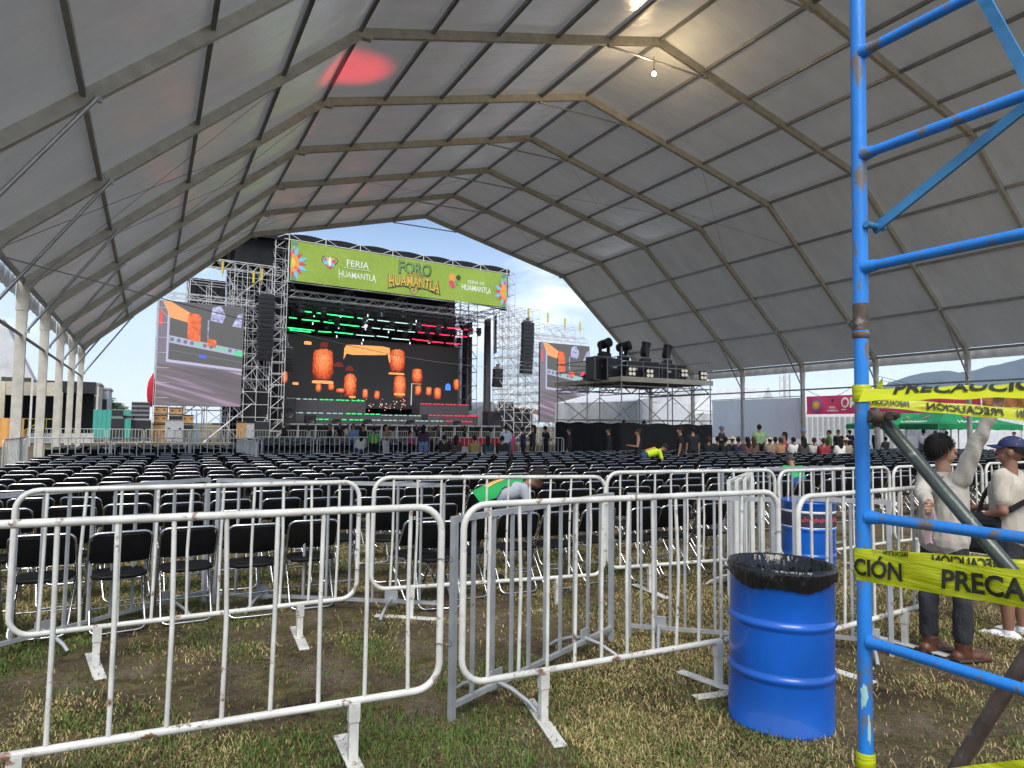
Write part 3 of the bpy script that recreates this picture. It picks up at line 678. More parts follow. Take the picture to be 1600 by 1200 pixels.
def lattice(b, u0, u1, v0, v1, z0, z1, du, dv, dz, r=.028, dg=.5, m=0, seed=1):
    g = random.Random(seed); nu = max(1, round((u1-u0)/du)); nv = max(1, round((v1-v0)/dv)); nz = max(1, round((z1-z0)/dz))
    U = [u0+(u1-u0)*i/nu for i in range(nu+1)]; V = [v0+(v1-v0)*i/nv for i in range(nv+1)]; Zs = [z0+(z1-z0)*i/nz for i in range(nz+1)]
    for u in U:
        for v in V: b.tube([(u, v, z0), (u, v, z1)], r, 5, m)
    for k, z in enumerate(Zs[1:], 1):
        for v in V: b.tube([(u0, v, z), (u1, v, z)], r*.85, 4, m)
        for u in U: b.tube([(u, v0, z), (u, v1, z)], r*.85, 4, m)
    for k in range(nz):
        for i in range(nu):
            for v in V:
                if g.random() < dg:
                    s = g.random() < .5; b.tube([(U[i+s], v, Zs[k]), (U[i+1-s], v, Zs[k+1])], r*.8, 4, m)
        for j in range(nv):
            for u in U:
                if g.random() < dg: b.tube([(u, V[j], Zs[k]), (u, V[j+1], Zs[k+1])], r*.8, 4, m)
def truss(b, p0, p1, h=.5, w_=.5, n=16, r=.025, m=0):
    p0, p1 = Vector(p0), Vector(p1); d = (p1-p0).normalized(); s = d.cross(Vector((0, 0, 1))).normalized()*w_/2; t_ = Vector((0, 0, h/2))
    for a in (-1, 1):
        for c in (-1, 1): b.tube([p0+s*a+t_*c, p1+s*a+t_*c], r, 5, m)
    for k in range(n):
        q0, q1 = p0.lerp(p1, k/n), p0.lerp(p1, (k+1)/n); e = 1 if k % 2 else -1
        for a in (-1, 1): b.tube([q0+s*a+t_*e, q1+s*a-t_*e], r*.6, 4, m)
        b.tube([q0+s*e+t_, q1-s*e+t_], r*.6, 4, m)
b = MB(); b.box((11.4, 6.5, 1.6), (23.4, 13, .2)); b.box((25.2, 6.5, 1.55), (4.2, 12, .2)); b.box((-1.9, 6.5, 1.55), (3.3, 12, .2)); b.obj('deck', M['deck'], stage)
b = MB(); b.solid(lambda u, v: Vector((-3+30*u, .05+.05*math.sin(u*160), 1.5*v)), 120, 2, (0, .05, 0)); b.obj('front_skirt', M['black_cloth'], stage)
b = MB()
for k in range(14): b.box((1.2+k*1.55, -.45, 1.64), (1.3, .5, .09)); b.box((1.2+k*1.55, -.45, .8), (.08, .4, 1.6))
b.obj('front_catwalk', M['galv_dull'], stage)
# roof, black sheeting with scalloped front edge and a side flap
def rf_(u, v):
    uu = -4.2+27.4*u; vv = -.25+13.6*v
    return Vector((uu, vv, 18.35+.16*abs(math.sin(uu*math.pi/3.26))-.5*v-(.02 if uu > 0 else .25)))
b = MB(); b.solid(rf_, 84, 6, (0, 0, -.35)); rfo = b.obj('roof', M['black_cloth'], stage)
b = MB(); b.solid(lambda u, v: Vector((-4.2+27.4*u, -.3, 17.72+(.5+.14*abs(math.sin((-4.2+27.4*u)*math.pi/3.26)))*v)), 84, 2, (0, .06, 0)); b.obj('roof_edge', M['black_cloth'], rfo)
b = MB()
b.solid(lambda u, v: Vector((23.1+.06*math.sin(u*9+v*5), 13.3*u, (17.9-.5*u)*(1-v)+v*(13.9+3.4*u))), 20, 8, (.05, 0, 0)); b.obj('side_flap', M['black_cloth'], rfo)
b = MB()
for k in range(8):
    u = 22.8*k/7; b.tube([(u, -.36, 14.1), (u, -.36, 18.5)], .045, 6)
    for s in (-1, 1): b.tube([(u, -.38, 18.4), (u+s*1.0, -.38, 17.9)], .03, 5)
for z in (14.1, 17.85): b.tube([(-.4, -.34, z), (23.2, -.34, z)], .045, 6)
b.obj('banner_frame', M['scaf'], stage)
# scaffolding
b = MB(); lattice(b, -1.1, 0, -.2, 1.6, 0, 18, 1.1, .9, 1.0, .034, .55, 0, 3); b.obj('scaffold_tower', M['scaf'], stage)
b = MB(); lattice(b, -4.3, -1.2, .2, 4.2, 0, 15.2, 1.05, 2, 1.1, .032, .5, 0, 4); b.obj('scaffold_tower', M['scaf'], stage)
b = MB(); lattice(b, -7.6, -4.3, 1.0, 3.4, 0, 13.6, 1.65, 1.2, 1.35, .03, .45, 0, 5); b.obj('scaffold_tower', M['scaf'], stage)
b = MB(); lattice(b, -9.9, -7.7, .5, 1.8, 0, 12.1, 1.1, 1.3, 1.2, .026, .4, 0, 6); b.obj('scaffold_tower', M['scaf'], stage)
b = MB(); lattice(b, 22.8, 24.0, -.2, 2.2, 0, 18, 1.2, 1.2, 1.1, .034, .6, 0, 7); b.obj('scaffold_tower', M['scaf'], stage)
b = MB(); lattice(b, 24.1, 27.4, 0, 4.0, 0, 14.5, 1.1, 1.3, 1.0, .028, .7, 0, 8); b.obj('scaffold_tower', M['scaf'], stage)
b = MB(); lattice(b, 27.4, 34.5, 1.0, 4.2, 0, 13.2, 1.4, 1.6, 1.1, .026, .65, 0, 9); b.obj('scaffold_tower', M['scaf'], stage)
b = MB(); lattice(b, 0, 23, 12.6, 13.6, 0, 17, 3.8, 1, 2.1, .04, .5, 0, 11); lattice(b, 21.8, 23, 6, 12, 0, 17, 1.2, 2, 1.6, .035, .6, 0, 12); b.obj('scaffold_tower', M['scaf_dk'], stage)
b = MB(); truss(b, (-9.4, .3, 11.95), (-2.6, .3, 11.95), .45, .45, 16); truss(b, (-7.4, .4, 15.0), (-.6, .4, 15.0), .7, .5, 12, .035); b.obj('wing_truss', M['scaf'], stage)
b = MB(); truss(b, (26.2, .2, 11.55), (34.4, .2, 11.55), .45, .45, 18); b.obj('wing_truss', M['scaf'], stage)
for (u, z) in ((-5.3, 14.7), (-2.1, 14.5), (-2.8, 14.2), (26, 14.0), (28.6, 13.8), (31, 13.4), (33.2, 13.2)):
    b = MB(); b.tube([(u, .1, z-.5), (u, .1, z+.5)], .1, 8); b.tube([(u, .1, z-.9), (u, .1, z-.5)], .03, 5); b.obj('chain_hoist', mat('yellow_hoist', (.62, .48, .04), .5), stage)
for k in range(6):
    v = .9+1.9*k; z = 13.3-.1*k
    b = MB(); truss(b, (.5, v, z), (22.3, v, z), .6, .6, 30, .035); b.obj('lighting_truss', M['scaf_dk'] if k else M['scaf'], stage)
for u in (.6, 6.2, 11.6, 17, 22.2):
    b = MB(); truss(b, (u, .5, 14.0), (u, 12.5, 14.0), .5, .5, 14, .035); b.obj('lighting_truss', M['scaf_dk'], stage)
# drapes
def drape(u0, v0, u1, v1, z0, z1, mt, nm='drape', f=18, amp=.12):
    b = MB(); a = Vector((u0, v0, 0)); c = Vector((u1, v1, 0)); n_ = (c-a).cross(Vector((0, 0, 1))).normalized()
    b.solid(lambda u, v: a.lerp(c, u)+n_*(amp*math.sin(u*f*2+.6*math.sin(u*5))*(.5+.5*(1-v)))+Vector((0, 0, z0+(z1-z0)*v)), max(24, int(f*3)), 3, n_*.03); return b.obj(nm, mt, stage)
drape(-.4, 11.4, 23, 11.4, 1.6, 17.6, M['black_cloth'], 'back_drape', 40)
drape(.2, 1.5, .4, 11.4, 1.6, 17.6, M['black_cloth'], 'side_drape')
drape(-4.2, 4.3, -.1, 4.3, 0, 17.7, M['black_cloth'], 'side_drape')
drape(-7.5, 3.5, -4.4, 3.5, 11.3, 14.2, M['black_cloth'], 'side_drape'); drape(-4.3, .5, -1.1, .5, 15.3, 17.9, M['black_cloth'], 'side_drape', 8, .05)
drape(-3.3, .7, -.9, .7, 1.6, 4.6, M['black_cloth'], 'side_drape', 8, .05)
drape(22.3, 6, 23.2, 9.8, 3.4, 13.5, M['mesh_cloth'], 'side_drape', 5, .2); drape(22.9, 3.0, 23.3, 5.0, 3.2, 13.6, M['mesh_cloth'], 'side_drape', 5, .2)
drape(24.2, 3.4, 26.4, 3.6, 1.6, 4.4, M['black_cloth'], 'side_drape', 7, .06); drape(22.4, 1, 23.0, 2.4, 9.5, 13.6, M['mesh_cloth'], 'side_drape', 5, .1)
M['white_mesh'] = cloth('white_scrim', (.72, .74, .76), .9, .35, .3, 4)
drape(23.4, 12.2, 25.6, 12.4, 2.0, 12.4, M['white_mesh'], 'scrim', 6, .15)
# banner
def bn(u, v): return Vector((.1+22.6*u, -.48-.035*math.sin(u*37+v*3)-.03*math.sin(u*19-v*4)-.05*math.sin(u*71+v*7)*max(0, (u-.6)), 14.2+3.55*v))
ban = thing('stage_banner', 'long lime green banner lettered FORO HUAMANTLA across the top of the stage', 'banner', SO, SA)
M['lime'] = cloth('lime_vinyl', (.36, .50, .08), .5, .2, .15, 3, .06)
b = MB(); b.solid(bn, 160, 10, (0, .02, 0)); bp = b.obj('banner_sheet', M['lime'], ban)
col = lambda n, c: mat('print_'+n, c, .5, 0, .05)
PR = dict(white=col('white', (.72, .80, .66)), gold=col('gold', (.72, .42, .06)), dark=col('dark', (.045, .06, .03)), green=col('green', (.16, .30, .10)), pink=col('pink', (.66, .06, .14)), blue=col('sky_blue', (.20, .52, .68)), orange=col('orange', (.78, .34, .06)), teal=col('teal', (.12, .28, .22)), purple=col('violet', (.20, .14, .42)), yellow=col('yellow', (.85, .55, .10)))
def on_banner(b, lift): b.v = [tuple(bn(q[0], q[1])+Vector((0, -lift, 0))) for q in b.v]; return b
def words(tx, uc, v0, hgt, wid, mt, lift=.02, bold=.01, arch=0., drop=0., big_ends=0.):
    b = text_mb(tx, 1, 0, 'LEFT', bold); xs = [q[0] for q in b.v]; x0, x1 = min(xs), max(xs); nv = []
    for q in b.v:
        k = (q[0]-x0)/(x1-x0); e = 1+big_ends*(max(0, abs(k-.5)-.36)/.14)
        nv.append((uc+(k-.5)*wid, v0+(q[1]/.72*hgt)*e-(e-1)*hgt*.6-arch*(2*k-1)**2-drop*k, 0))
    b.v = nv; on_banner(b, lift).obj('lettering', PR[mt], ban)
def blob(pts, mt, lift=.02, nm='emblem'):
    b = MB(); b.add([(x, y, 0) for x, y in pts], [tuple(range(len(pts)))]); return on_banner(b, lift).obj(nm, PR[mt], ban)
ell_ = lambda cu, cv, ru, rv, n=20, a0=0, a1=360: [(cu+ru*math.cos(R(a0+(a1-a0)*k/n)), cv+rv*math.sin(R(a0+(a1-a0)*k/n))) for k in range(n)]
def flower(cu, s):                        # half flower at each end of the banner
    asp = 3.55/22.6
    for ring, (r1, mt, wd, a_) in enumerate(((.45, 'blue', 13, 22), (.35, 'pink', 15, 0), (.38, 'pink', 13, 45))):
        for k in range(-2, 3):
            a = R(k*45+a_*(1 if ring != 2 else 0)); a = max(-1.45, min(1.45, a)); c = lambda r_, t_: (cu+s*r_*math.cos(t_)*asp, .45+r_*math.sin(t_))
            blob([c(.1, a), c(r1*.6, a+R(wd)), c(r1, a), c(r1*.6, a-R(wd))], mt, .02+.004*ring)
    blob([(cu, .70)]+[(cu+s*.2*math.cos(R(q))*asp, .45+.24*math.sin(R(q))) for q in range(80, -81, -20)]+[(cu, .2)], 'orange', .034); blob([(cu, .55)]+[(cu+s*.1*math.cos(R(q))*asp, .45+.12*math.sin(R(q))) for q in range(80, -81, -20)]+[(cu, .35)], 'yellow', .038)
    blob([(cu, .9), (cu+s*.02, .9), (cu+s*.026, .96), (cu, 1.0)] if s > 0 else [(cu, .9), (cu-.02, .86), (cu-.026, .96), (cu, 1.0)], 'teal'); blob([(cu, 0), (cu+s*.02, .02), (cu+s*.012, .12), (cu, .16)], 'teal')
flower(.004, 1); flower(.996, -1)
heart = lambda cu, cv, w_, h_: [(cu+w_*.5*(math.sin(t)**3), cv+h_*.5*((13*math.cos(t)-5*math.cos(2*t)-2*math.cos(3*t)-math.cos(4*t))/15)) for t in np.linspace(0, 2*math.pi, 30)[:-1]]
blob(heart(.155, .60, .068, .36), 'dark'); blob(heart(.155, .60, .060, .32), 'gold', .026)
for du, dv_, mt, ru, rv in ((-.016, -.02, 'blue', .010, .07), (.016, .0, 'pink', .009, .06), (0, .0, 'white', .006, .13), (-.02, .05, 'purple', .007, .05), (.012, -.07, 'blue', .008, .05), (0, -.13, 'pink', .008, .04), (.021, .05, 'teal', .006, .05)): blob(ell_(.155+du, .60+dv_, ru, rv, 12), mt, .032)
words('FERIA', .273, .56, .17, .095, 'white', big_ends=.25); words('HUAMANTLA', .273, .26, .16, .16, 'white', arch=.0, big_ends=.5)
for a in ((.215, .50, .115),): b = MB(); b.add([(a[0], a[1], 0), (a[0]+a[2], a[1], 0), (a[0]+a[2], a[1]+.012, 0), (a[0], a[1]+.012, 0)], [(0, 1, 2, 3)]); on_banner(b, .02).obj('emblem', PR['white'], ban)
words('FORO', .531, .60, .32, .155, 'dark', .02, .05, big_ends=.15); words('FORO', .529, .615, .32, .148, 'green', .028, .012, big_ends=.15)
words('LATIDO', .53, .535, .09, .08, 'dark', .03, .03); words('LATIDO', .529, .54, .09, .078, 'gold', .034, .0)
words('HUAMANTLA', .531, .235, .28, .25, 'dark', .02, .06, arch=.05, big_ends=.35); words('HUAMANTLA', .529, .255, .28, .24, 'gold', .028, .015, arch=.05, big_ends=.35)
b = MB()
for s in (-1, 1):
    P_ = [(.525+s*(.018+.1*k/14), .17+.045*math.sin(k/14*5)) for k in range(15)]
    for k in range(14): (x0, y0_), (x1, y1_) = P_[k], P_[k+1]; b.add([(x0, y0_, 0), (x1, y1_, 0), (x1, y1_+.03, 0), (x0, y0_+.03, 0)], [(0, 1, 2, 3)])
on_banner(b, .022).obj('emblem', PR['dark'], ban)
blob(heart(.525, .13, .036, .24), 'dark', .022); blob(heart(.525, .13, .030, .20), 'gold', .026); blob(heart(.525, .135, .018, .12), 'teal', .03)
blob(ell_(.712, .66, .018, .12, 12), 'orange'); blob([(.695, .55), (.715, .58), (.728, .40), (.714, .34), (.70, .42)], 'pink', .024); blob([(.73, .68), (.742, .78), (.757, .72), (.752, .60), (.738, .62)], 'dark'); blob(ell_(.738, .52, .008, .08, 10), 'green', .024)
words('FERIA DE', .835, .56, .10, .085, 'white'); words('HUAMANTLA', .838, .36, .17, .155, 'white', bold=.02, drop=.02)
# ---------------------------------------------------------------- screens
def poly_on(fr, pts, mt, parent, lift, nm): 
    b = MB(); b.add([fr(*q, lift) for q in pts], [tuple(range(len(pts)))[::-1]]); return b.obj(nm, mt, parent)
E_ = {}
def em(n, c, s=1., var=0., sc=8.):
    if n not in E_: E_[n] = emit('screen_'+n, c, s, var, sc)
    return E_[n]
def stripes():
    m, t, p, l = newmat('screen_mauve_stripes'); p.inputs['Base Color'].default_value = (.02, .02, .02, 1)
    tcn = t.nodes.new('ShaderNodeTexCoord'); mpn = t.nodes.new('ShaderNodeMapping'); mp0 = t.nodes.new('ShaderNodeMapping'); mp0.inputs['Rotation'].default_value = (0, R(-15), 0); mpn.inputs['Scale'].default_value = (.05, .2, 1.3); l(tcn.outputs['Object'], mp0.inputs['Vector']); l(mp0.outputs[0], mpn.inputs['Vector'])
    n = noise(t, mpn.outputs[0], 1.5, 3, .5); r = ramp(t, n.outputs['Fac'], [(.34, (.085, .075, .085)), (.50, (.12, .10, .115)), (.58, (.24, .17, .24)), (.66, (.34, .28, .34))])
    l(r.outputs[0], p.inputs['Emission Color']); p.inputs['Emission Strength'].default_value = 1; return m
M['stripes'] = stripes()
def video_screen(base, ang, W_, z0, z1, label):
    t = thing('video_screen', label, 'video screen', (base[0], base[1], z0), ang, 'portrait video screens beside the stage'); H_ = z1-z0
    b = MB(); b.box((W_/2, .14, H_/2), (W_, .24, H_)); b.obj('cabinet', M['black_metal'], t)
    fr = lambda u, v, k=0.: Vector((u*W_, .015-k, v*H_))
    q4 = lambda u0, v0, u1, v1, s=0.: [(u0, v0), (u1, v0-s), (u1, v1-s), (u0, v1)]
    b = MB(); b.sheet(lambda u, v: fr(u*.992+.004, v*.992+.004), 2, 2, 0, False); pic = b.obj('picture', M['stripes'], t)
    A = lambda pts, n, c, k, s=1., var=0., sc=8.: poly_on(fr, pts, em(n, c, s, var, sc), pic, .01*k, 'picture_area')
    A([(0, .40), (1, .34), (1, 1), (0, 1)], 'grey_violet', (.14, .125, .16), 1)
    A([(.11, .415), (.995, .355), (.995, .995), (.11, .995)], 'lavender', (.36, .34, .48), 2)
    A([(.135, .44), (.995, .38), (.995, .995), (.135, .995)], 'dark_grey', (.075, .072, .072), 3)
    A([(.14, .60), (.995, .50), (.995, .565), (.14, .67)], 'pale_blue', (.30, .32, .42), 4)
    A([(.14, .84), (.36, .80), (.36, .90), (.14, .995), (.05, .995)], 'light_orange', (.62, .27, .10), 4)
    A([(.34, .64), (.49, .62), (.49, .865), (.46, .89), (.37, .90), (.34, .87)], 'orange', (.62, .11, .03), 5, 1, .6, 2)
    A([(.57, .585), (.68, .573), (.68, .65), (.57, .66)], 'orange', (.62, .11, .03), 5, 1, .6, 2)
    A([(.60, .84), (.74, .82), (.78, .90), (.72, .99), (.62, .97)], 'lilac', (.32, .33, .52), 5, 1, .7, 2); A([(.86, .80), (.97, .79), (.985, .94), (.93, .92)], 'lilac', (.32, .33, .52), 5)
    A([(.57, .65), (.585, .65), (.585, .84), (.57, .84)], 'lilac', (.32, .33, .52), 6)
    for k in range(11):
        u = .17+.075*k; v = .635-.095*(u-.14)/.86; g = k in (4, 7, 8)
        A([(u+.024*math.cos(a), v+.02*math.sin(a)) for a in np.linspace(0, 6.28, 13)[:-1]], 'mint' if g else 'slate', (.08, .48, .25) if g else (.12, .13, .18), 6)
    A([(.9, .51), (.995, .50), (.995, .55), (.9, .56)], 'mint', (.08, .48, .25), 7); A([(.48, .47), (.56, .463), (.56, .495), (.48, .5)], 'royal', (.06, .10, .6), 6)
    A([(.02, .76), (.055, .76), (.055, .90), (.02, .90)], 'red_outline', (.6, .06, .05), 4)
    A([(.14, .525), (.995, .44), (.995, .447), (.14, .532)], 'slate', (.12, .13, .18), 5)
    return t
video_screen((.25, 61.35), R(1.5), 6.5, 3.0, 11.5, 'tall video screen left of the stage, showing orange lanterns and mauve stripes')
video_screen((37.35, 63.9), R(4.2), 6.85, 2.15, 10.9, 'tall video screen right of the stage, partly behind the light platform')
led = thing('led_wall', 'wide dark LED wall with glowing orange lanterns at the back of the stage', 'LED wall', SP(1.75, 8.0, 3.4), SA)
b = MB(); b.box((10, .2, 3.6), (20, .35, 7.3)); b.obj('cabinet', M['black_metal'], led)
lw = lambda u, z, k=0.: Vector((u-1.75, .015-k, z-3.4))
b = MB(); b.sheet(lambda u, v: lw(1.8+19.9*u, 3.45+7.1*v), 2, 2, 0, False); pic = b.obj('picture', em('charcoal', (.011, .010, .010)), led)
cp = lambda x, y: uh(440+x/4.706, 480+y/4.706, 8.0)
def lantern_mat():
    m, t, p, l = newmat('screen_lantern'); p.inputs['Base Color'].default_value = (.02, .02, .02, 1)
    tcn = t.nodes.new('ShaderNodeTexCoord'); mpn = t.nodes.new('ShaderNodeMapping'); mpn.inputs['Scale'].default_value = (3.2, 1, .8); l(tcn.outputs['Object'], mpn.inputs['Vector'])
    n = noise(t, mpn.outputs[0], 2.6, 5, .7); sp_ = t.nodes.new('ShaderNodeSeparateXYZ'); l(tcn.outputs['Generated'], sp_.inputs[0])
    def M2(op, a, b_):
        q = t.nodes.new('ShaderNodeMath'); q.operation = op
        for i, v in enumerate((a, b_)):
            if isinstance(v, float): q.inputs[i].default_value = v
            else: l(v, q.inputs[i])
        return q.outputs[0]
    dx = M2('SUBTRACT', sp_.outputs['X'], .5); dx2 = M2('MULTIPLY', dx, dx); dz = M2('SUBTRACT', sp_.outputs['Z'], .62); dz2 = M2('MULTIPLY', dz, dz)
    glow = M2('SUBTRACT', .20, M2('ADD', M2('MULTIPLY', dx2, 1.1), M2('MULTIPLY', dz2, .75)))
    r = ramp(t, M2('ADD', n.outputs['Fac'], glow), [(.30, (.10, .006, .002)), (.45, (.55, .055, .010)), (.58, (1., .17, .03)), (.74, (1., .42, .16)), (.88, (1., .80, .60))])
    l(r.outputs[0], p.inputs['Emission Color']); p.inputs['Emission Strength'].default_value = .62; return m
M['lantern'] = lantern_mat()
def lant(x0, y0, x1, y1, mt, k=1, round_=False):
    a, c = cp(x0, y0), cp(x1, y1); w_ = c[0]-a[0]; pts = [(a[0], c[1]), (c[0], c[1])]
    if round_: pts += [((a[0]+c[0])/2+w_/2*math.cos(q), a[1]-w_*.5+w_*.5*math.sin(q)) for q in np.linspace(0, math.pi, 9)]
    else:
        hh = a[1]-c[1]; pts = [(a[0]+w_*(.5+.5*s_), c[1]+hh*v_+hh*.012*math.sin(7*k_)) for k_, (s_, v_) in enumerate([(-.92, .06), (-.55, 0), (-.2, .03), (.2, 0), (.55, .03), (.92, .06), (1, .3), (.96, .7), (.9, .9), (.72, .97), (.5, .955), (.25, 1), (0, .97), (-.25, 1), (-.5, .955), (-.72, .97), (-.9, .9), (-.96, .7), (-1, .3)])]
    poly_on(lw, pts, mt, pic, .012*k, 'picture_area')
LO = em('pale_orange', (.80, .33, .10), 1, .2, 3); DR = em('dim_red', (.14, .012, .01))
for a in ((230, 300, 378, 540), (795, 305, 905, 480), (825, 500, 912, 672), (960, 450, 1034, 560), (980, 575, 1027, 650), (1060, 585, 1104, 652), (1120, 590, 1173, 680), (1265, 528, 1309, 612), (4, 470, 42, 560), (595, 600, 634, 672), (682, 614, 720, 678), (250, 560, 292, 625), (340, 560, 386, 612), (400, 596, 470, 630)): lant(*a, M['lantern'])
lant(462, 485, 548, 660, M['lantern'], 1, True); lant(385, 400, 455, 440, DR, 1, True); lant(470, 430, 530, 470, DR, 1, True); lant(285, 255, 340, 298, DR)
pts = [cp(455, 385), cp(478, 340), cp(520, 350), cp(640, 352), cp(760, 352), cp(780, 345), cp(792, 410), cp(802, 405), cp(795, 300), cp(740, 288), cp(600, 280), cp(480, 275), cp(462, 300)]
poly_on(lw, pts, LO, pic, .012, 'picture_area')
for a in ((222, 535, 382, 566), (785, 478, 905, 500), (825, 630, 908, 650), (165, 248, 220, 278), (80, 550, 125, 572), (955, 560, 1030, 568), (495, 652, 545, 668)): lant(*a, LO, 2)
rg = random.Random(5); WD = [em('warm_dot', (1, .55, .36), 1.2), em('pink_dot', (.9, .2, .25)), em('pale_dot', (.8, .7, .55))]
for k in range(70):
    x, y = rg.uniform(410, 915), rg.gauss(712, 22); s = rg.uniform(3, 8); lant(x, y, x+s, y+s*1.2, rg.choice(WD), 2)
lant(1205, 560, 1242, 612, em('blue_glow', (.05, .18, .9), 1.2), 1, True)
b = MB(); (u0, z0), (u1, z1) = cp(955, 560), cp(950, 720); b.tube([lw(u0, z0, .1), lw(u1, z1, .1)], .05, 6); b.obj('white_pole', em('pole_white', (.7, .7, .72), .6), led)
# ---------------------------------------------------------------- light tubes of the rig
GRN, WHT, RED = emit('green_led', (.03, 1., .22), 2.2), emit('white_led', (.62, .95, .85), 1.0), emit('red_led', (1., .02, .07), 2.4)
rows = [(3.0, [(100, 22, 340, 52, 'g'), (345, 53, 580, 82, 'g'), (585, 83, 800, 107, 'w'), (805, 108, 1028, 131, 'w'), (1032, 132, 1420, 171, 'r')]),
 (4.6, [(55, 75, 110, 82, 'g'), (150, 90, 280, 104, 'g'), (310, 108, 405, 122, 'g'), (430, 126, 570, 142, 'g'), (590, 145, 725, 158, 'w'), (745, 160, 830, 168, 'w'), (850, 172, 980, 184, 'w'), (1005, 185, 1125, 194, 'r'), (1150, 199, 1235, 208, 'r'), (1255, 209, 1365, 218, 'r')]),
 (6.2, [(45, 150, 240, 172, 'g'), (60, 166, 215, 184, 'g'), (270, 178, 365, 184, 'g'), (390, 184, 525, 198, 'g'), (548, 203, 680, 214, 'w'), (700, 212, 785, 222, 'w'), (810, 230, 940, 240, 'w'), (960, 235, 1085, 250, 'r'), (1105, 253, 1190, 262, 'r'), (1210, 265, 1310, 271, 'r')])]
nm_ = {'g': 'green', 'w': 'white', 'r': 'red'}
for k, (v, segs) in enumerate(rows):
    for x0, y0, x1, y1, c in segs:
        a, c_ = uh(440+x0/4.706, 480+y0/4.706, v), uh(440+x1/4.706, 480+y1/4.706, v); mid = SP((a[0]+c_[0])/2, v, (a[1]+c_[1])/2); h = (c_[0]-a[0])/2; dz = (c_[1]-a[1])/2
        t = thing('led_tube', 'glowing %s LED tube in the %s of the three rows in the stage rig' % (nm_[c], ('top row', 'middle row', 'bottom row')[k]), 'LED tube', mid, SA, '%s LED tubes of the %s' % (nm_[c], ('top row', 'middle row', 'bottom row')[k]))
        b = MB(); b.tube([(-h, 0, -dz), (h, 0, dz)], .04, 8); b.obj('diffuser', {'g': GRN, 'w': WHT, 'r': RED}[c], t)
        b = MB(); b.box((0, .07, .06), (2*h*.98, .08, .1)); b.tube([(-h*.7, .06, .08), (-h*.7, .06, 13.0-mid.z-.2)], .02, 4); b.tube([(h*.7, .06, .08), (h*.7, .06, 13.0-mid.z-.2)], .02, 4); b.obj('housing', M['black_metal'], t)
GRN2, WHT2, RED2 = emit('green_strip', (.03, 1., .22), .8), emit('white_strip', (.62, .95, .85), .4), emit('red_strip', (1., .02, .07), .8)
# moving heads hung under the trusses
LENS = emit('lit_lens', (.85, .93, 1), 1.2); LENSD = mat('dark_lens', (.02, .02, .03), .08)
def moving_head(loc, rz, label, grp, lit=False, hang=True, s=1., tilt=0.):
    t = thing('moving_head', label, 'stage light', loc, rz, grp); g = -1 if hang else 1
    b = MB(); b.bbox((0, 0, .08*g*s), (.38*s, .30*s, .15*s), .02*s); b.obj('base', M['black_metal'], t)
    b = MB(); b.box((0, 0, .18*g*s), (.42*s, .12*s, .05*s))
    for q in (-1, 1): b.bbox((q*.2*s, 0, .36*g*s), (.05*s, .13*s, .36*s), .012*s)
    b.obj('yoke', M['black_metal'], t)
    b = MB(); rot = Matrix.Rotation(tilt, 3, 'X'); c = Vector((0, 0, .46*g*s))
    b.tube([c+rot @ Vector((0, 0, q))*s for q in (-.24, -.2, -.05, .1, .24)], [.10*s, .14*s, .16*s, .15*s, .165*s], 12); hd_ = b.obj('head', M['black_metal'], t)
    b = MB(); b.tube([c+rot @ Vector((0, 0, q))*s for q in (.238, .25)], [.14*s, .13*s], 12); b.obj('lens', LENS if lit else LENSD, hd_)
    return t
rg = random.Random(9)
for k in range(5):
    for j in range(11):
        u = 1.6+1.95*j+rg.uniform(-.2, .2); v = .9+1.9*k
        moving_head(SP(u, v-.1, 12.85-.1*k-rg.choice((0, 0, .5, 1.0))), SA, 'black moving-head light hanging in the dark rig under the stage roof', 'moving-head lights in the stage rig', rg.random() < .17, True, 1.25, rg.uniform(2.2, 4.0))
for x, y, v in ((238, 62, 3.3), (625, 102, 3.3), (615, 160, 4.9), (795, 122, 3.3), (785, 182, 4.9), (404, 216, 6.5), (598, 242, 6.5), (588, 268, 6.5), (942, 265, 6.5), (418, 150, 4.9), (432, 68, 3.3), (632, 62, 3.0), (988, 104, 3.0), (228, 120, 4.9)):
    u, z = uh(440+x/4.706, 480+y/4.706, v); t = thing('strobe_light', 'small white lit strobe hanging between the LED tubes of the rig', 'stage light', SP(u, v, z), SA, 'white strobes in the stage rig')
    b = MB(); b.bbox((0, 0, 0), (.18, .1, .4), .02); b.obj('body', M['black_metal'], t); b = MB(); b.box((0, -.055, 0), (.10, .02, .24)); b.obj('lens', LENS, t); b = MB(); b.tube([(0, 0, .25), (0, 0, max(.3, 12.9-z))], .02, 4); b.obj('drop_pole', M['black_metal'], t)
# line arrays
def line_array(u, v, ztop, n, label, h=.40, w_=1.25, sweep=.9):
    t = thing('line_array', label, 'loudspeakers', SP(u, v, ztop), SA, 'line arrays beside the stage')
    b = MB(); b.box((0, 0, .12), (w_*.8, .5, .08)); b.tube([(0, 0, .15), (0, 0, 1.3)], .03, 5); b.box((0, 0, .35), (.12, .6, .3)); b.obj('rigging_frame', M['scaf_dk'], t)
    z = 0; y = 0
    for k in range(n):
        a = R(sweep*k*.55); b = MB(); b.bbox((0, 0, -h/2), (w_, .6, h*.94), .03)
        for q in range(3): b.box((0, -.305, -h*(.25+.25*q)), (w_*.9, .01, .012))
        b.xf(Matrix.Translation((0, y, z)) @ Matrix.Rotation(a, 4, 'X')); b.obj('speaker_cabinet', M['black_metal'], t)
        z -= h*math.cos(a); y += h*math.sin(a)
    return t
u, z = uh(416, 462, .0); line_array(u, -.2, z, 14, 'long black line array hanging left of the stage banner', .405)
u, z = uh(823, 504, 0.); line_array(u, -.2, z, 13, 'black line array hanging over the right scaffold wing', .43, 1.35)
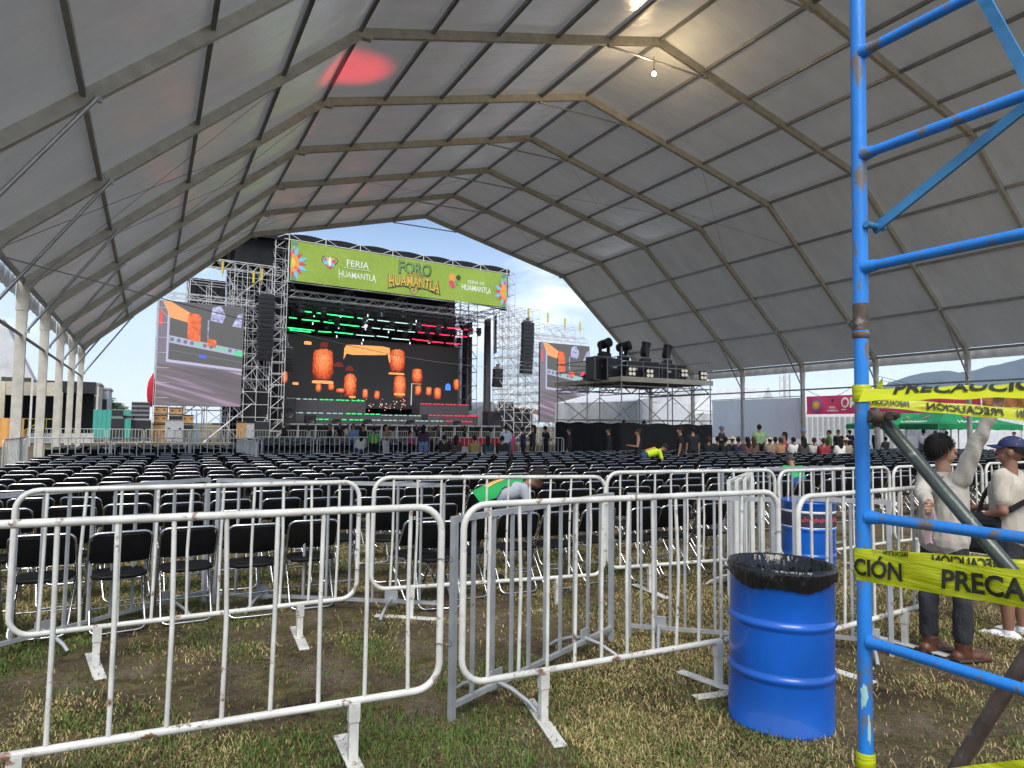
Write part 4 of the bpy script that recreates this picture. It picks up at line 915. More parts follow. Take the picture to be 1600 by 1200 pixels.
for x, y, lab in ((778, 576, 'small slanted cluster of black speakers hanging at the right stage edge'), (449, 545, 'small cluster of black speakers at the left stage edge')):
    u, z = uh(x, y, 1.0); t = line_array(u, 1.0, z, 4, lab, .5, 1.0, 6); t['group'] = 'small speaker clusters'
# risers with LED strips and gear on the deck
def riser(u0, u1, v, z1, cols, label):
    t = thing('stage_riser', label, 'riser', SP(u0, v, 1.7), SA, 'risers on the stage deck'); W_ = u1-u0; H_ = z1-1.7
    b = MB(); b.box((W_/2, 1, H_/2), (W_, 2, H_)); b.obj('platform', M['grey_riser'], t)
    for k, c in enumerate(cols):
        b = MB(); n = len(cols)
        for q in range(3): b.box((W_*(k+.18+.3*q)/n, -.03, H_-.06), (W_/n*.22, .05, .11))
        b.obj('led_strip', {'g': GRN2, 'w': WHT2, 'r': RED2}[c], t)
riser(1.5, 9.5, 5.0, 4.1, 'wwggg', 'left tall grey riser edged with white and green lights'); riser(1.0, 10.5, 3.2, 2.75, 'wwwgg', 'left low riser edged with white and green lights'); riser(3.0, 20.0, 1.4, 2.15, 'gggwwwwwrr', 'long front riser edged green, white and red')
riser(15.5, 21.5, 5.0, 4.0, 'rrrr', 'right tall grey riser edged with red lights'); riser(15.6, 21.6, 3.2, 2.75, 'rrrr', 'right low riser edged with red lights'); riser(10.6, 15.4, 4.2, 2.7, 'www', 'middle riser edged with white lights')
def cabinet(u, v, w_, d, h, label, z=1.7, nm='speaker_cabinet', cat='speaker', grp='black speaker cabinets on the stage'):
    t = thing(nm, label, cat, SP(u, v, z), SA, grp); b = MB(); b.bbox((0, 0, h/2), (w_, d, h), .03); b.obj('body', M['black_metal'], t)
    b = MB(); b.box((0, -d/2-.005, h/2), (w_*.88, .02, h*.9)); gr = b.obj('grille', M['black'], t); b = MB(); b.lathe([(0, 0), (w_*.3, .02), (w_*.34, .05)], n=14); b.xf(Matrix.Translation((0, -d/2-.02, h*.4)) @ Matrix.Rotation(R(90), 4, 'X')); b.obj('driver', M['black_metal'], gr)
cabinet(.6, .8, 1.3, 1, 2.2, 'tall black speaker cabinet at the left end of the stage deck'); cabinet(2.6, .6, .9, .7, .8, 'low black wedge speaker near the left end of the deck'); cabinet(22.3, 1.0, 2.2, 1.2, 1.5, 'wide black speaker cabinet at the right end of the deck'); cabinet(25.2, 1.2, 3.4, 1.2, 1.9, 'long dark covered speaker stack on the right stage wing')
for k, u in enumerate((5, 8, 12.4, 17.6)): cabinet(u, .6, .7, .5, .45, 'small stage monitor on the front edge of the deck', 1.7, 'stage_monitor', 'speaker', 'stage monitors on the front edge')
b = MB(); b.tube([(0, 0, 0), (0, 0, 1.5)], .02, 5); b.tube([(0, 0, 1.5), (.3, -.2, 1.62)], .015, 5); b.ell((.33, -.22, 1.63), (.04, .04, .06), 8); b.lathe([(0, .02), (.16, .02), (.17, 0)], n=12)
for u in (7, 11.5, 16.2): tag(b.obj('microphone_stand', M['black_metal'], None, SP(u, .9, 1.7), SA), 'thin black microphone stand on the front of the stage', 'microphone stand', 'microphone stands on the stage')
# ---------------------------------------------------------------- light platform in the middle of the audience (scaffold, black skirt, lights)
P0 = hd(971, 29.0); FZ = zat(971, 590, 29.0); FW, FD = 5.1, 5.2
foh = thing('lighting_platform', 'scaffold platform with plank deck and black skirt carrying lights amid the chairs', 'platform', P0, 0)
b = MB()
for i in range(3):
    for j in range(3):
        if i == 1 and j == 1: continue
        b.tube([(FW*i/2, FD*j/2, 0), (FW*i/2, FD*j/2, FZ+(1.35 if (i+j) % 2 == 0 else 1.0))], .028, 8); b.box((FW*i/2, FD*j/2, .01), (.15, .15, .02))
b.obj('posts', M['galv_dull'], foh)
b = MB()
for z in (FZ-.32, FZ+.55, FZ+.95, 2.0):
    for j in (0, 2): b.tube([(-.1, FD*j/2, z), (FW+.1, FD*j/2, z)], .024, 6)
    for i in (0, 2): b.tube([(FW*i/2, -.1, z), (FW*i/2, FD+.1, z)], .024, 6)
b.obj('rails', M['galv_dull'], foh)
b = MB()
for x in (0, FW/2, FW): truss(b, (x, .1, FZ-.3), (x, FD-.1, FZ-.3), .4, .05, 8, .02)
truss(b, (.1, FD/2, FZ-.3), (FW-.1, FD/2, FZ-.3), .4, .05, 8, .02); b.obj('deck_truss', M['scaf_dk'], foh)
b = MB()
for x0, y0_, x1, y1_ in ((0, FD, FW/2, FD), (FW/2, FD, FW, FD), (FW, 0, FW, FD/2), (FW, FD/2, FW, FD)):
    b = MB(); b.tube([(x0, y0_, 1.5), (x1, y1_, FZ-.6)], .02, 6); b.tube([(x1, y1_, 1.5), (x0, y0_, FZ-.6)], .02, 6); b.obj('diagonal_brace', M['galv_dull'], foh)
for pts in ([(.05, 0, 2.5), (1.0, 0, 1.5)], [(FW-.05, .4, 2.4), (FW-.05, 1.5, 1.6)]): b = MB(); b.tube(pts, .022, 6); b.obj('diagonal_brace', M['galv_dull'], foh)
M['plank'] = mat('grey_plank', (.55, .50, .41), .7, 0, .2, 3, .3, 20, stretch=(.2, 1, 1))
b = MB()
for k in range(10): b.box((FW/2, FD*(k+.5)/10, FZ-.05), (FW+.1, FD/10-.02, .05))
b.box((FW/2, -.06, FZ-.03), (FW+.2, .04, .22)); b.box((-.06, FD/2, FZ-.03), (.04, FD+.2, .2)); b.obj('deck', M['plank'], foh)
b = MB(); n_s = 40
per = [(0, 0), (FW, 0), (FW, FD)]; 
def skirt(u, v):
    q = 3*u; i = min(2, int(q)); f = q-i; pts = [(0, FD), (0, 0), (FW, 0), (FW, FD)]; a, c = Vector((*pts[i], 0)), Vector((*pts[i+1], 0)); k = a.lerp(c, f); n_ = (c-a).cross(Vector((0, 0, 1))).normalized()
    return k+n_*(.08+.025*math.sin(f*38+v*2))+Vector((0, 0, .02+(1.86-.10*u+.03*math.sin(f*20))*v))
b.sheet(skirt, 150, 3); b.obj('skirt', M['black_cloth'], foh)
rg = random.Random(3)
def flight_case(loc, rz, w_, d, h, label, grp='black flight cases on the light platform', colr='black_metal'):
    t = thing('flight_case', label, 'flight case', loc, rz, grp); b = MB(); b.bbox((0, 0, h/2), (w_, d, h), .02); b.obj('body', M[colr], t)
    b = MB()
    for x in (-1, 1):
        for y in (-1, 1): b.box((x*(w_/2-.012), y*(d/2-.012), h/2), (.04, .04, h+.01))
    for z in (.0, h):
        for y in (-1, 1): b.box((0, y*(d/2-.01), z), (w_+.02, .035, .03))
    b.obj('edge_trim', M['scaf_dk'], t); b = MB(); b.box((0, -d/2-.012, h*.6), (.2, .02, .1)); b.obj('handle', M['scaf'], t); return t
def fp(px, y, z=0): # point on the platform deck under photo column px at local depth y
    lo, hi = -2., 9.
    for _ in range(40):
        mid = (lo+hi)/2
        if pj(P0+Vector((mid, y, FZ)))[0] < px: lo = mid
        else: hi = mid
    return P0+Vector((lo, y, FZ-.02+z))
for (px, y, w_, h, lab) in ((936, 1.6, .95, 1.05, 'tall black flight case at the left end of the light platform'), (953, 1.2, .8, .95, 'second black flight case from the left on the light platform'), (985, .9, .9, .85, 'black flight case behind the left pair of audience blinders'), (1010, 1.2, .95, .9, 'black flight case in the middle of the light platform'), (1038, 1.2, .9, .85, 'black flight case with pale edges right of the platform centre'), (1056, 1.2, .7, .85, 'black flight case behind the right pair of blinders')):
    q = fp(px, y); flight_case(q, 0, w_, .7, h, lab)
for (px, y, z, rz, lab) in ((944, 1.5, 1.03, .2, 'big moving-head light standing on the leftmost flight case'), (974, 1.2, .93, .5, 'second big moving-head light on the platform, its lamp showing white'), (1008, 1.3, .9, 1.3, 'third big moving-head light, turned edge-on, on the platform'), (1042, 1.3, .86, 1.1, 'fourth and rightmost big moving-head light on the platform')):
    moving_head(fp(px, y, z), rz, lab, 'big moving heads on the light platform', False, False, 1.35, R(80 if px < 980 else 12))
t = thing('added_beam_light', 'added black beam light at the left back of the platform, throwing red on the roof', 'stage light', P0+Vector((.5, 3.6, FZ-.02)), .9)  # added lamp, put here only to throw the red patch on the roof
b = MB(); b.bbox((0, 0, .07), (.3, .25, .14), .02); b.obj('base', M['black_metal'], t); b = MB()
for q_ in (-1, 1): b.bbox((q_*.15, 0, .25), (.03, .08, .3), .008)
b.box((0, 0, .155), (.33, .07, .03)); b.obj('yoke', M['black_metal'], t); tx, tz = prof(-4.8); dv_ = (Vector((tx, 22.3, tz+.2))-(P0+Vector((.5, 3.6, FZ+.33)))).normalized(); dl = Matrix.Rotation(-.9, 3, 'Z') @ dv_
b = MB(); b.tube([Vector((0, 0, .33))-dl*.16, Vector((0, 0, .33))+dl*.16], [.09, .11], 12); hd2 = b.obj('head', M['black_metal'], t); b = MB(); b.tube([Vector((0, 0, .33))+dl*.158, Vector((0, 0, .33))+dl*.166], .095, 12); b.obj('lens', RED, hd2)
ld = bpy.data.lights.new('red_beam', 'SPOT'); ld.energy = 13000; ld.color = (1, .01, .035); ld.spot_size = R(10.5); ld.spot_blend = 1.; ld.shadow_soft_size = .1  # spot of the added lamp, aimed at one roof panel
lo = link('red_beam', ld); lo.location = P0+Vector((.5, 3.6, FZ+.33))+dv_*.25; lo.rotation_euler = dv_.to_track_quat('-Z', 'Y').to_euler()
WARM = emit('blinder_lamp', (1, .93, .80), .4)
def blinder(loc, label, s=1.):
    t = thing('blinder_light', label, 'stage light', loc, 0, 'audience blinders on the light platform'); b = MB(); b.bbox((0, 0, .28*s), (.52*s, .14*s, .52*s), .02); b.obj('housing', M['black_metal'], t)
    for i in (-1, 1):
        for j in (-1, 1): b = MB(); b.lathe([(0, .0), (.085*s, .0), (.095*s, .03)], n=14); b.xf(Matrix.Translation((i*.12*s, -.075*s, (.28+.12*j)*s)) @ Matrix.Rotation(R(90), 4, 'X')); b.obj('lamp', WARM, t)
    b = MB(); b.tube([(-.29*s, .0, 0), (-.29*s, 0, .3*s)], .012, 5); b.tube([(.29*s, .0, 0), (.29*s, 0, .3*s)], .012, 5); b.obj('bracket', M['galv_dull'], t)
for px, z, lab in ((986, .12, 'leftmost four-lamp blinder on the platform rail'), (1014, .08, 'four-lamp blinder at the middle of the platform'), (1068, .2, 'four-lamp blinder right of the platform centre'), (1098, .12, 'rightmost four-lamp blinder on the platform rail')): blinder(fp(px, .25, z), lab, .82)
# ---------------------------------------------------------------- right side: tarp, banner, fence, canopies, tents, masts
def panel_thing(nm, label, cat, A, B_, z0, z1, mt, amp=.06, f=20, nu=60, grp=None, sag=.0):
    A, B_ = Vector((A[0], A[1], 0)), Vector((B_[0], B_[1], 0)); d = B_-A; t = thing(nm, label, cat, A, math.atan2(d.y, d.x), grp); L_ = d.length
    fn = lambda u, v: Vector((L_*u, amp*(math.sin(u*f+1.5*math.sin(u*7+v*2))+.6*math.sin(u*f*2.3+v*4)), z0+(z1-z0)*v-sag*4*u*(1-u)*v))
    b = MB(); b.solid(fn, nu, 10, (0, .015, 0)); b.obj('sheet', mt, t); return t, fn, L_
RX = XR+HW
M['tarp'] = cloth('grey_plastic_tarp', (.90, .92, .94), .45, .85, .9, 2.2, .06)
zc = lambda px, py, X: onX(px, py, X).z
A, B_ = onX(1112, 650, RX-.1), onX(1252, 650, RX-.1)
tp, _, L_ = panel_thing('grey_tarp', 'pale grey plastic tarp hung as a wall between two tent columns', 'tarp', (A.x, A.y), (B_.x, B_.y), zc(1180, 684, RX), zc(1180, 624, RX), M['tarp'], .07, 22, 90)
b = MB(); b.tube([(0, 0, zc(1180, 623, RX)), (L_, 0, zc(1250, 619, RX))], .03, 6); b.obj('top_pole', M['galv_dull'], tp)
M['pink'] = cloth('pink_vinyl', (.80, .12, .27), .55, .5, .15, 3, .06)
PX_ = RX+3.2; A, B_ = onX(1260, 630, PX_), onX(1532, 630, PX_)
pk, pf, PL = panel_thing('pink_banner', 'long pink banner with white lettering and a flower, hung beyond the right columns', 'banner', (A.x, A.y), (B_.x, B_.y), zc(1300, 647, PX_), zc(1300, 618, PX_), M['pink'], .03, 14, 90)
def on_pk(b, lift=.03): b.v = [tuple(pf(q[0], q[1])+Vector((0, -lift, 0))) for q in b.v]; return b
ppx = lambda px: min(1, max(0, (lambda y: (A.y-y)/(A.y-B_.y))(onX(px, 630, PX_).y)))
def pword(tx, x0, x1, v0, h, mt='white', bold=.02):
    b = text_mb(tx, 1, 0, 'LEFT', bold); xs = [q[0] for q in b.v]; a, c = min(xs), max(xs); u0, u1 = ppx(x0), ppx(x1); b.v = [(u0+(u1-u0)*(q[0]-a)/(c-a), v0+q[1]/.72*h, 0) for q in b.v]; on_pk(b).obj('lettering', PR[mt], pk)
pword('OM', 1315, 1340, .34, .55); pword('G', 1356, 1368, .30, .5); pword('FAMOSE', 1378, 1446, .26, .5); pword('FERIA', 1296, 1306, .30, .12); pword('HUAMANTLA', 1293, 1310, .14, .10)
b = MB(); b.add([(ppx(1315), .2, 0), (ppx(1323), .2, 0), (ppx(1323), .26, 0), (ppx(1315), .26, 0)], [(0, 1, 2, 3)]); on_pk(b).obj('lettering', PR['white'], pk)
for k in range(12):
    a = 2*math.pi*k/12; uc, du = ppx(1275), ppx(1286)-ppx(1275); b = MB(); b.add([(uc+du*(.78+.22*math.cos(q))*math.cos(a)-du*.16*math.sin(q)*math.sin(a), .5+.42*(.78+.22*math.cos(q))*math.sin(a)+.42*.16*math.sin(q)*math.cos(a), 0) for q in np.linspace(0, 6.28, 9)[:-1]], [tuple(range(8))]); on_pk(b).obj('flower_petal', PR['purple'], pk)
for r_, mt, lf in ((.55, 'orange', .03), (.3, 'yellow', .04)):
    b = MB(); b.add([(ppx(1275)+(ppx(1286)-ppx(1275))*r_*(1+.15*(k % 2))*math.cos(k*math.pi/8), .5+.42*r_*(1+.15*(k % 2))*math.sin(k*math.pi/8), 0) for k in range(16)], [tuple(range(16))]); on_pk(b, lf).obj('flower_centre', PR[mt], pk)
b = MB(); b.add([(ppx(1301)+.008*math.sin(t)**3, .72+.12*math.cos(t), 0) for t in np.linspace(0, 6.28, 14)[:-1]], [tuple(range(13))]); on_pk(b).obj('emblem', PR['dark'], pk)
A2, B2_ = onX(1534, 630, PX_), onX(1640, 630, PX_)
t_, _, _ = panel_thing('orange_banner', 'orange printed banner continuing the line right of the pink one', 'banner', (A2.x, A2.y), (B2_.x, B2_.y), zc(1560, 651, PX_), zc(1560, 621, PX_), cloth('orange_vinyl', (.62, .26, .10), .55, .15, .15, 3, .25), .03, 9, 40)
def corrugated(label, A, B_, z1, mt, pitch=.28, grp=None, d=.05):
    A, B_ = Vector((*A, 0)), Vector((*B_, 0)); dd = B_-A; L_ = dd.length; t = thing('sheet_metal_fence', label, 'fence', A, math.atan2(dd.y, dd.x), grp); n = int(L_/pitch); b = MB(); pts = []
    for k in range(n):
        for q, o_ in ((0, 0), (.4, 0), (.5, d), (.9, d)): pts.append((pitch*(k+q), o_))
    vs = [(x, y, z) for z in (.05, z1) for x, y in pts]; m_ = len(pts); b.add(vs, [(i, i+1, m_+i+1, m_+i) for i in range(m_-1)]); b.add([(x, y+.01, z) for x, y, z in vs], [(i, m_+i, m_+i+1, i+1) for i in range(m_-1)]); b.obj('corrugated_sheet', mt, t)
    b = MB()
    for k in range(int(L_/3)+1): b.box((k*3, .12, z1/2), (.08, .08, z1))
    b.obj('post', M['galv'], t); return t
q0, q1 = hd(1250, 58), hd(1420, 50); corrugated('pale corrugated metal fence below the pink banner', q0.xy, q1.xy, zat(1300, 651, 55), mat('pale_zinc', (.62, .64, .64), .45, .2, .1), .5)
def canopy(px, Z, w_, label, ze, zt_, rz=0.):
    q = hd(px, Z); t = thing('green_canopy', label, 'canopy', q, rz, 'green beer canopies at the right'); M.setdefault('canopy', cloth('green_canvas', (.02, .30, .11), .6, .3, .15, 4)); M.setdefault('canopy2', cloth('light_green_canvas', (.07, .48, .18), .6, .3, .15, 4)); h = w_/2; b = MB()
    top = (0, 0, zt_); cs_ = [(-h, -h, ze), (h, -h, ze), (h, h, ze), (-h, h, ze)]
    for i in range(4):
        a, c = Vector(cs_[i]), Vector(cs_[(i+1) % 4]); tt = Vector(top)
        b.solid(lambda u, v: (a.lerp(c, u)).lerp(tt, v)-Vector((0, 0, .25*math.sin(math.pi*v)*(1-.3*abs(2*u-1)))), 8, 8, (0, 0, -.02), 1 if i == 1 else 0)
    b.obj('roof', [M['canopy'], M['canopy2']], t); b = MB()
    for i in range(4):
        a, c = Vector(cs_[i]), Vector(cs_[(i+1) % 4]); b.solid(lambda u, v: a.lerp(c, u)+Vector((0, 0, -.3*v+.02*math.sin(u*30)*v)), 24, 2, ((c-a).cross(Vector((0, 0, 1)))).normalized()*.02)
    b.obj('valance', M['canopy'], t)
    for x, y, z in cs_: b = MB(); b.tube([(x*.98, y*.98, 0), (x*.98, y*.98, ze)], .04, 6); b.obj('leg', M['white_far'], t)
    # lettering and star on the panel facing the tent
    nx_ = 3; n_ = Vector((-1, 0, 0)); a, c = Vector((-h, h, ze)), Vector((-h, -h, ze)); tt = Vector(top)
    for (a, c) in ((Vector((-h, h, ze)), Vector((-h, -h, ze))), (Vector((-h, -h, ze)), Vector((h, -h, ze)))):
        nn = (c-a).cross(tt-a).normalized(); f = lambda u, v: (a.lerp(c, .5+u*.5/(1-v*.0))).lerp(tt, v)-Vector((0, 0, .25*math.sin(math.pi*v)))+nn*.06
        b = text_mb('Heineken', 1, 0, 'CENTER', .01); b.v = [tuple(f(q[0]*.26, .08+q[1]*.30)) for q in b.v]; b.obj('lettering', PR['white'], t)
        b = MB(); b.add([f(.12*(1 if k % 2 == 0 else .4)*math.sin(k*math.pi/5), .47+.11*(1 if k % 2 == 0 else .4)*math.cos(k*math.pi/5)) for k in range(10)], [tuple(range(10))]); b.obj('star', PR['pink'], t)
canopy(1402, 45, 4.4, 'green pitched canopy with red star, half hidden behind the blue pole', zat(1380, 663, 44), zat(1380, 630, 44), R(-24)); canopy(1484, 42, 5.2, 'green pitched canopy with red star beyond the reaching man', zat(1460, 663, 42), zat(1470, 628, 42), R(-24))
M['tent_white'] = cloth('white_tent_canvas', (.74, .76, .78), .6, .25, .2, 2)
def white_tent(px, Z, w_, d, ze, zr, label, rz=0., grp='white exhibition tents', walls=True):
    q = hd(px, Z); t = thing('white_tent', label, 'tent', q, rz, grp); b = MB(); h = w_/2
    for s in (-1, 1): b.solid(lambda u, v: Vector((s*h*(1-v), d*(u-.5), ze+(zr-ze)*v-.15*math.sin(math.pi*v))), 8, 6, (0, 0, -.03))
    b.obj('roof', M['tent_white'], t); b = MB()
    for x0, y0_, x1, y1_ in () if not walls else ((-h, -d/2, h, -d/2), (h, -d/2, h, d/2), (h, d/2, -h, d/2), (-h, d/2, -h, -d/2)):
        a, c = Vector((x0, y0_, 0)), Vector((x1, y1_, 0)); n_ = (c-a).cross(Vector((0, 0, 1))).normalized(); b.solid(lambda u, v: a.lerp(c, u)+n_*.05*math.sin(u*30)+Vector((0, 0, ze*v)), 40, 2, n_*-.03)
    if walls: b.obj('wall', M['tent_white'], t)
    for s in (-1, 1): b = MB(); b.poly([(-h, s*d/2, ze), (h, s*d/2, ze), (0, s*d/2, zr-.08)], (0, -s*.03, 0)); b.obj('gable', M['tent_white'], t)
    for x in (-h, 0, h): b = MB(); b.box((x, -d/2-.08, ze/2), (.12, .1, ze)); b.obj('pole', M['white_far'], t)
    return t
white_tent(1010, 66, 15, 10, 3.9, 5.6, 'long white tent wall seen through the legs of the light platform', R(12)); white_tent(1560, 56, 13, 8, 3.2, 4.9, 'white tent at the far right behind the man in blue cap', R(-30)); white_tent(1150, 62, 6, 6, 3.0, 5.4, 'small peaked white tent showing above the grey tarp', R(20)); white_tent(745, 84, 8, 6, 3.2, 4.6, 'small white tent behind the right end of the stage', R(10)); white_tent(1300, 82, 16, 8, 3.6, 5.5, 'low white tent behind the corrugated fence', R(-10))
def awning(px, Z, w_, d, z, label, c, rz=0.):
    q = hd(px, Z); t = thing('orange_awning', label, 'awning', q, rz); b = MB(); b.solid(lambda u, v: Vector((w_*(u-.5), d*v, z-.9*(1-v)+.08*math.sin(u*25))), 30, 4, (0, 0, -.04)); b.obj('canopy', cloth('orange_canvas', c, .7, .2), t); b = MB()
    for x in (-w_/2, w_/2):
        for y in (.05, d): b.tube([(x, y, 0), (x, y, z-.9 if y < 1 else z)], .05, 6)
    b.obj('posts', M['white_far'], t)
awning(830, 80, 6, 5, 4.0, 'orange awning glimpsed between the stage and the right screen', (.62, .20, .06)); awning(915, 78, 5, 4, 3.0, 'small orange awning right of the right video screen', (.60, .25, .10))
def mast(px, Z, h, label):
    q = hd(px, Z); t = thing('radio_mast', label, 'mast', q, .3, 'far radio masts'); b = MB(); r_ = .9
    for k in range(3): a = k*2.094; b.tube([(r_*math.cos(a), r_*math.sin(a), 0), (r_*math.cos(a)*.8, r_*math.sin(a)*.8, h)], .10, 4)
    n = int(h/2.2)
    for j in range(n):
        for k in range(3): a, c = k*2.094, (k+1)*2.094; b.tube([(r_*math.cos(a), r_*math.sin(a), h*j/n), (r_*math.cos(c), r_*math.sin(c), h*(j+1)/n)], .05, 3)
    b.obj('lattice', mat('far_red_white_steel', (.5, .42, .42), .6), t)
mast(1224, 190, zat(1224, 586, 190), 'thin lattice radio mast, the left of the far pair'); mast(1233, 200, zat(1233, 584, 200), 'thin lattice radio mast, the right of the far pair')
for k, (x0, y0_, x1, y1_, Z0, Z1, lab) in enumerate(((1080, 640, 1700, 622, 60, 55, 'lowest'), (1255, 606, 1345, 592, 62, 58, 'short'), (1365, 586, 1660, 594, 60, 60, 'upper'), (1375, 594, 1660, 586, 61, 58, 'middle'))):
    p0, p1 = dep(x0, y0_, Z0), dep(x1, y1_, Z1); b = MB(); b.tube([p0.lerp(p1, s/16)-Vector((0, 0, 1.2*math.sin(math.pi*s/16))) for s in range(17)], .022, 4); tag(b.obj('power_line', M['cable']), lab+' thin dark cable strung across the sky at the right', 'cable', 'cables in the sky at the right')
# guy wire from the tent's left side across the picture to the stage
b = MB(); p0, p1 = dep(0, 400, 14), dep(760, 573, 62); b.tube([p0.lerp(p1, s/20)-Vector((0, 0, .5*math.sin(math.pi*s/20))) for s in range(21)], .014, 4); tag(b.obj('hanging_cable', M['galv']), 'long pale cable hanging from the left tent side to the stage', 'cable')
# ---------------------------------------------------------------- left side: crates, stacks, fence, buildings
M['crate'] = mat('plywood', (.42, .24, .10), .7, 0, .2, 2, .2, 20); M['silver'] = mat('silver_case', (.45, .46, .48), .45, .3, .1)
def boxpx(x0, y0_, x1, y1_, Z, label, mt, nm, cat, grp, d=None, handle=True):
    w_ = (x1-x0)*Z/F_PX; z0, z1 = zat((x0+x1)/2, y1_, Z), zat((x0+x1)/2, y0_, Z); q = hd((x0+x1)/2, Z); d = d or w_*.8; t = thing(nm, label, cat, (q.x, q.y, max(0, z0)), R(-4), grp); h = z1-max(0, z0); b = MB(); b.bbox((0, 0, h/2), (w_, d, h), .02); b.obj('body', M[mt], t)
    b = MB(); b.box((0, -d/2-.012, .04), (w_, .025, .07)); b.box((0, -d/2-.012, h-.04), (w_, .025, .07)); b.obj('edge_trim', M['black_metal'] if mt == 'crate' else M['scaf_dk'], t)
    if handle: b = MB(); b.box((-w_*.3, -d/2-.012, h*.6), (w_*.14, .02, .1)); b.box((w_*.3, -d/2-.012, h*.6), (w_*.14, .02, .1)); b.obj('handle', M['black'], t)
    return t
Zc = 54
boxpx(239.5, 662, 257.5, 692, Zc, 'bottom plywood crate of the stack under the left screen', 'crate', 'plywood_crate', 'crate', 'plywood crates under the left screen'); boxpx(240, 648, 258, 661.6, Zc, 'middle plywood crate of the stack under the left screen', 'crate', 'plywood_crate', 'crate', 'plywood crates under the left screen'); boxpx(240, 635, 258, 647.6, Zc, 'top plywood crate of the stack under the left screen', 'crate', 'plywood_crate', 'crate', 'plywood crates under the left screen')
boxpx(264, 649, 282, 692, Zc+1, 'dark flight case below the lone plywood crate', 'black_metal', 'flight_case', 'flight case', 'dark cases under the left screen'); boxpx(264, 636.5, 282, 648.6, Zc+1, 'plywood crate standing on a dark case', 'crate', 'plywood_crate', 'crate', 'plywood crates under the left screen'); boxpx(285, 663, 300, 692, Zc+1, 'dark case below the right plywood crate', 'black_metal', 'flight_case', 'flight case', 'dark cases under the left screen'); boxpx(285, 648, 300, 662.6, Zc+1, 'rightmost plywood crate, next to a blue ladder', 'crate', 'plywood_crate', 'crate', 'plywood crates under the left screen')
boxpx(259, 656, 285, 690, Zc-1.5, 'big silver flight case in front of the plywood crates', 'silver', 'flight_case', 'flight case', 'silver cases'); boxpx(369, 659, 384, 690, 56, 'plywood box beside the left stage tower', 'crate', 'plywood_crate', 'crate', 'boxes beside the left tower'); boxpx(385, 661, 396, 690, 56, 'pale box beside the left stage tower', 'silver', 'flight_case', 'flight case', 'boxes beside the left tower'); boxpx(398, 658, 419, 690, 56.5, 'black box beside the left stage tower', 'black_metal', 'flight_case', 'flight case', 'boxes beside the left tower')
boxpx(206, 655.5, 232, 690, 52, 'table-high black case below the speaker stack at the left', 'black_metal', 'flight_case', 'flight case', 'black gear at the left')
for k in range(4): boxpx(205.5, 648.5-6.8*k, 229.5, 655.1-6.8*k, 52, '%s flat black speaker of the stack left of the left screen' % ('bottom', 'second', 'third', 'topmost')[k], 'black_metal', 'loudspeaker', 'speaker', 'stacked black speakers at the left', None, False)
boxpx(174, 652.5, 191, 690, 50, 'black rack case with open case on it, left of the stack', 'black_metal', 'flight_case', 'flight case', 'black gear at the left'); boxpx(174, 639.5, 189, 652, 50, 'upper rack case with pale edges, left of the stack', 'black_metal', 'flight_case', 'flight case', 'black gear at the left'); boxpx(192, 648.5, 205, 654.5, 51, 'small black amplifier box left of the speaker stack', 'black_metal', 'amplifier', 'amplifier', 'black gear at the left')
q = hd(302, 55); b = MB()
for x in (-.22, .22): b.beam((x, 0, 0), (x*.8, .5, 2.6), .07, .05)
for k in range(7): b.tube([(-.21, .07*k+.03, .3+.33*k), (.21, .07*k+.03, .3+.33*k)], .02, 5)
tag(b.obj('step_ladder', mat('blue_ladder_paint', (.03, .22, .6), .4), None, q, 0), 'blue ladder leaning under the left video screen', 'ladder')
q = hd(237, 57, zat(237, 612, 57)); b = MB(); b.ell((0, 0, 0), (.36, .3, 1.3), 14); b.tube([(0, 0, 1.2), (.1, 0, 1.6)], [.12, .03], 8); tag(b.obj('red_cloth_bundle', cloth('red_cloth', (.62, .02, .05), .6, .1, .4, 3), None, q, 0), 'red cloth bundle tied to the outer pole of the left screen', 'cloth')
for x0, y0_, x1, y1_, lab in ((232, 690, 305, 634, 'left diagonal prop tube bracing the left video screen'), (318, 690, 432, 600, 'long diagonal prop tube bracing the left stage tower')):
    p0, p1 = dep(x0, y0_, 56), dep(x1, y1_, 60); p0.z = .05; b = MB(); b.tube([p0, p1], .06, 8); b.box((p0.x, p0.y, .03), (.5, .5, .05)); b.obj; tag(b.obj('prop_tube', M['scaf']), lab, 'brace')
M['teal'] = mat('teal_sheet_metal', (.055, .34, .28), .45, 0, .08)
q0, q1 = hd(60, 66), hd(206, 66); corrugated('teal corrugated metal fence left of the stage', q0.xy, q1.xy, zat(150, 640, 66), M['teal'], .45); q0, q1 = hd(-40, 64), hd(14, 64); corrugated('teal corrugated metal fence at the left edge', q0.xy, q1.xy, zat(5, 632, 64), M['teal'], .45)
def building(px0, px1, Z, ytop, label, c, d=8., rz=0.):
    w_ = (px1-px0)*Z/F_PX; q = hd((px0+px1)/2, Z); h = zat((px0+px1)/2, ytop, Z); t = thing('building', label, 'building', q, rz, 'buildings left of the stage'); b = MB(); b.box((0, d/2, h/2), (w_, d, h)); b.obj('wall', mat('render_'+label.split()[0], c, .8, 0, .08, 2), t); b = MB(); b.box((0, d/2, h+.1), (w_+.3, d+.3, .25)); b.obj('roof', mat('parapet', (.4, .38, .35), .8), t)
    for k in range(max(1, int(w_/3.2))): b = MB(); b.box((-w_/2+w_*(k+.7)/max(1, int(w_/3.2)), -.02, h*.5), (.5, .1, h*.55)); wf = b.obj('window', M['black_metal'], t); b = MB(); b.box((-w_/2+w_*(k+.7)/max(1, int(w_/3.2)), -.09, h*.5), (.62, .05, .06)); b.obj('frame', M['galv'], wf)
building(128, 149, 84, 600, 'cream block building with flat roof above the teal fence', (.58, .54, .46)); building(148, 166, 92, 608, 'grey block building with flat roof above the teal fence', (.42, .45, .50))
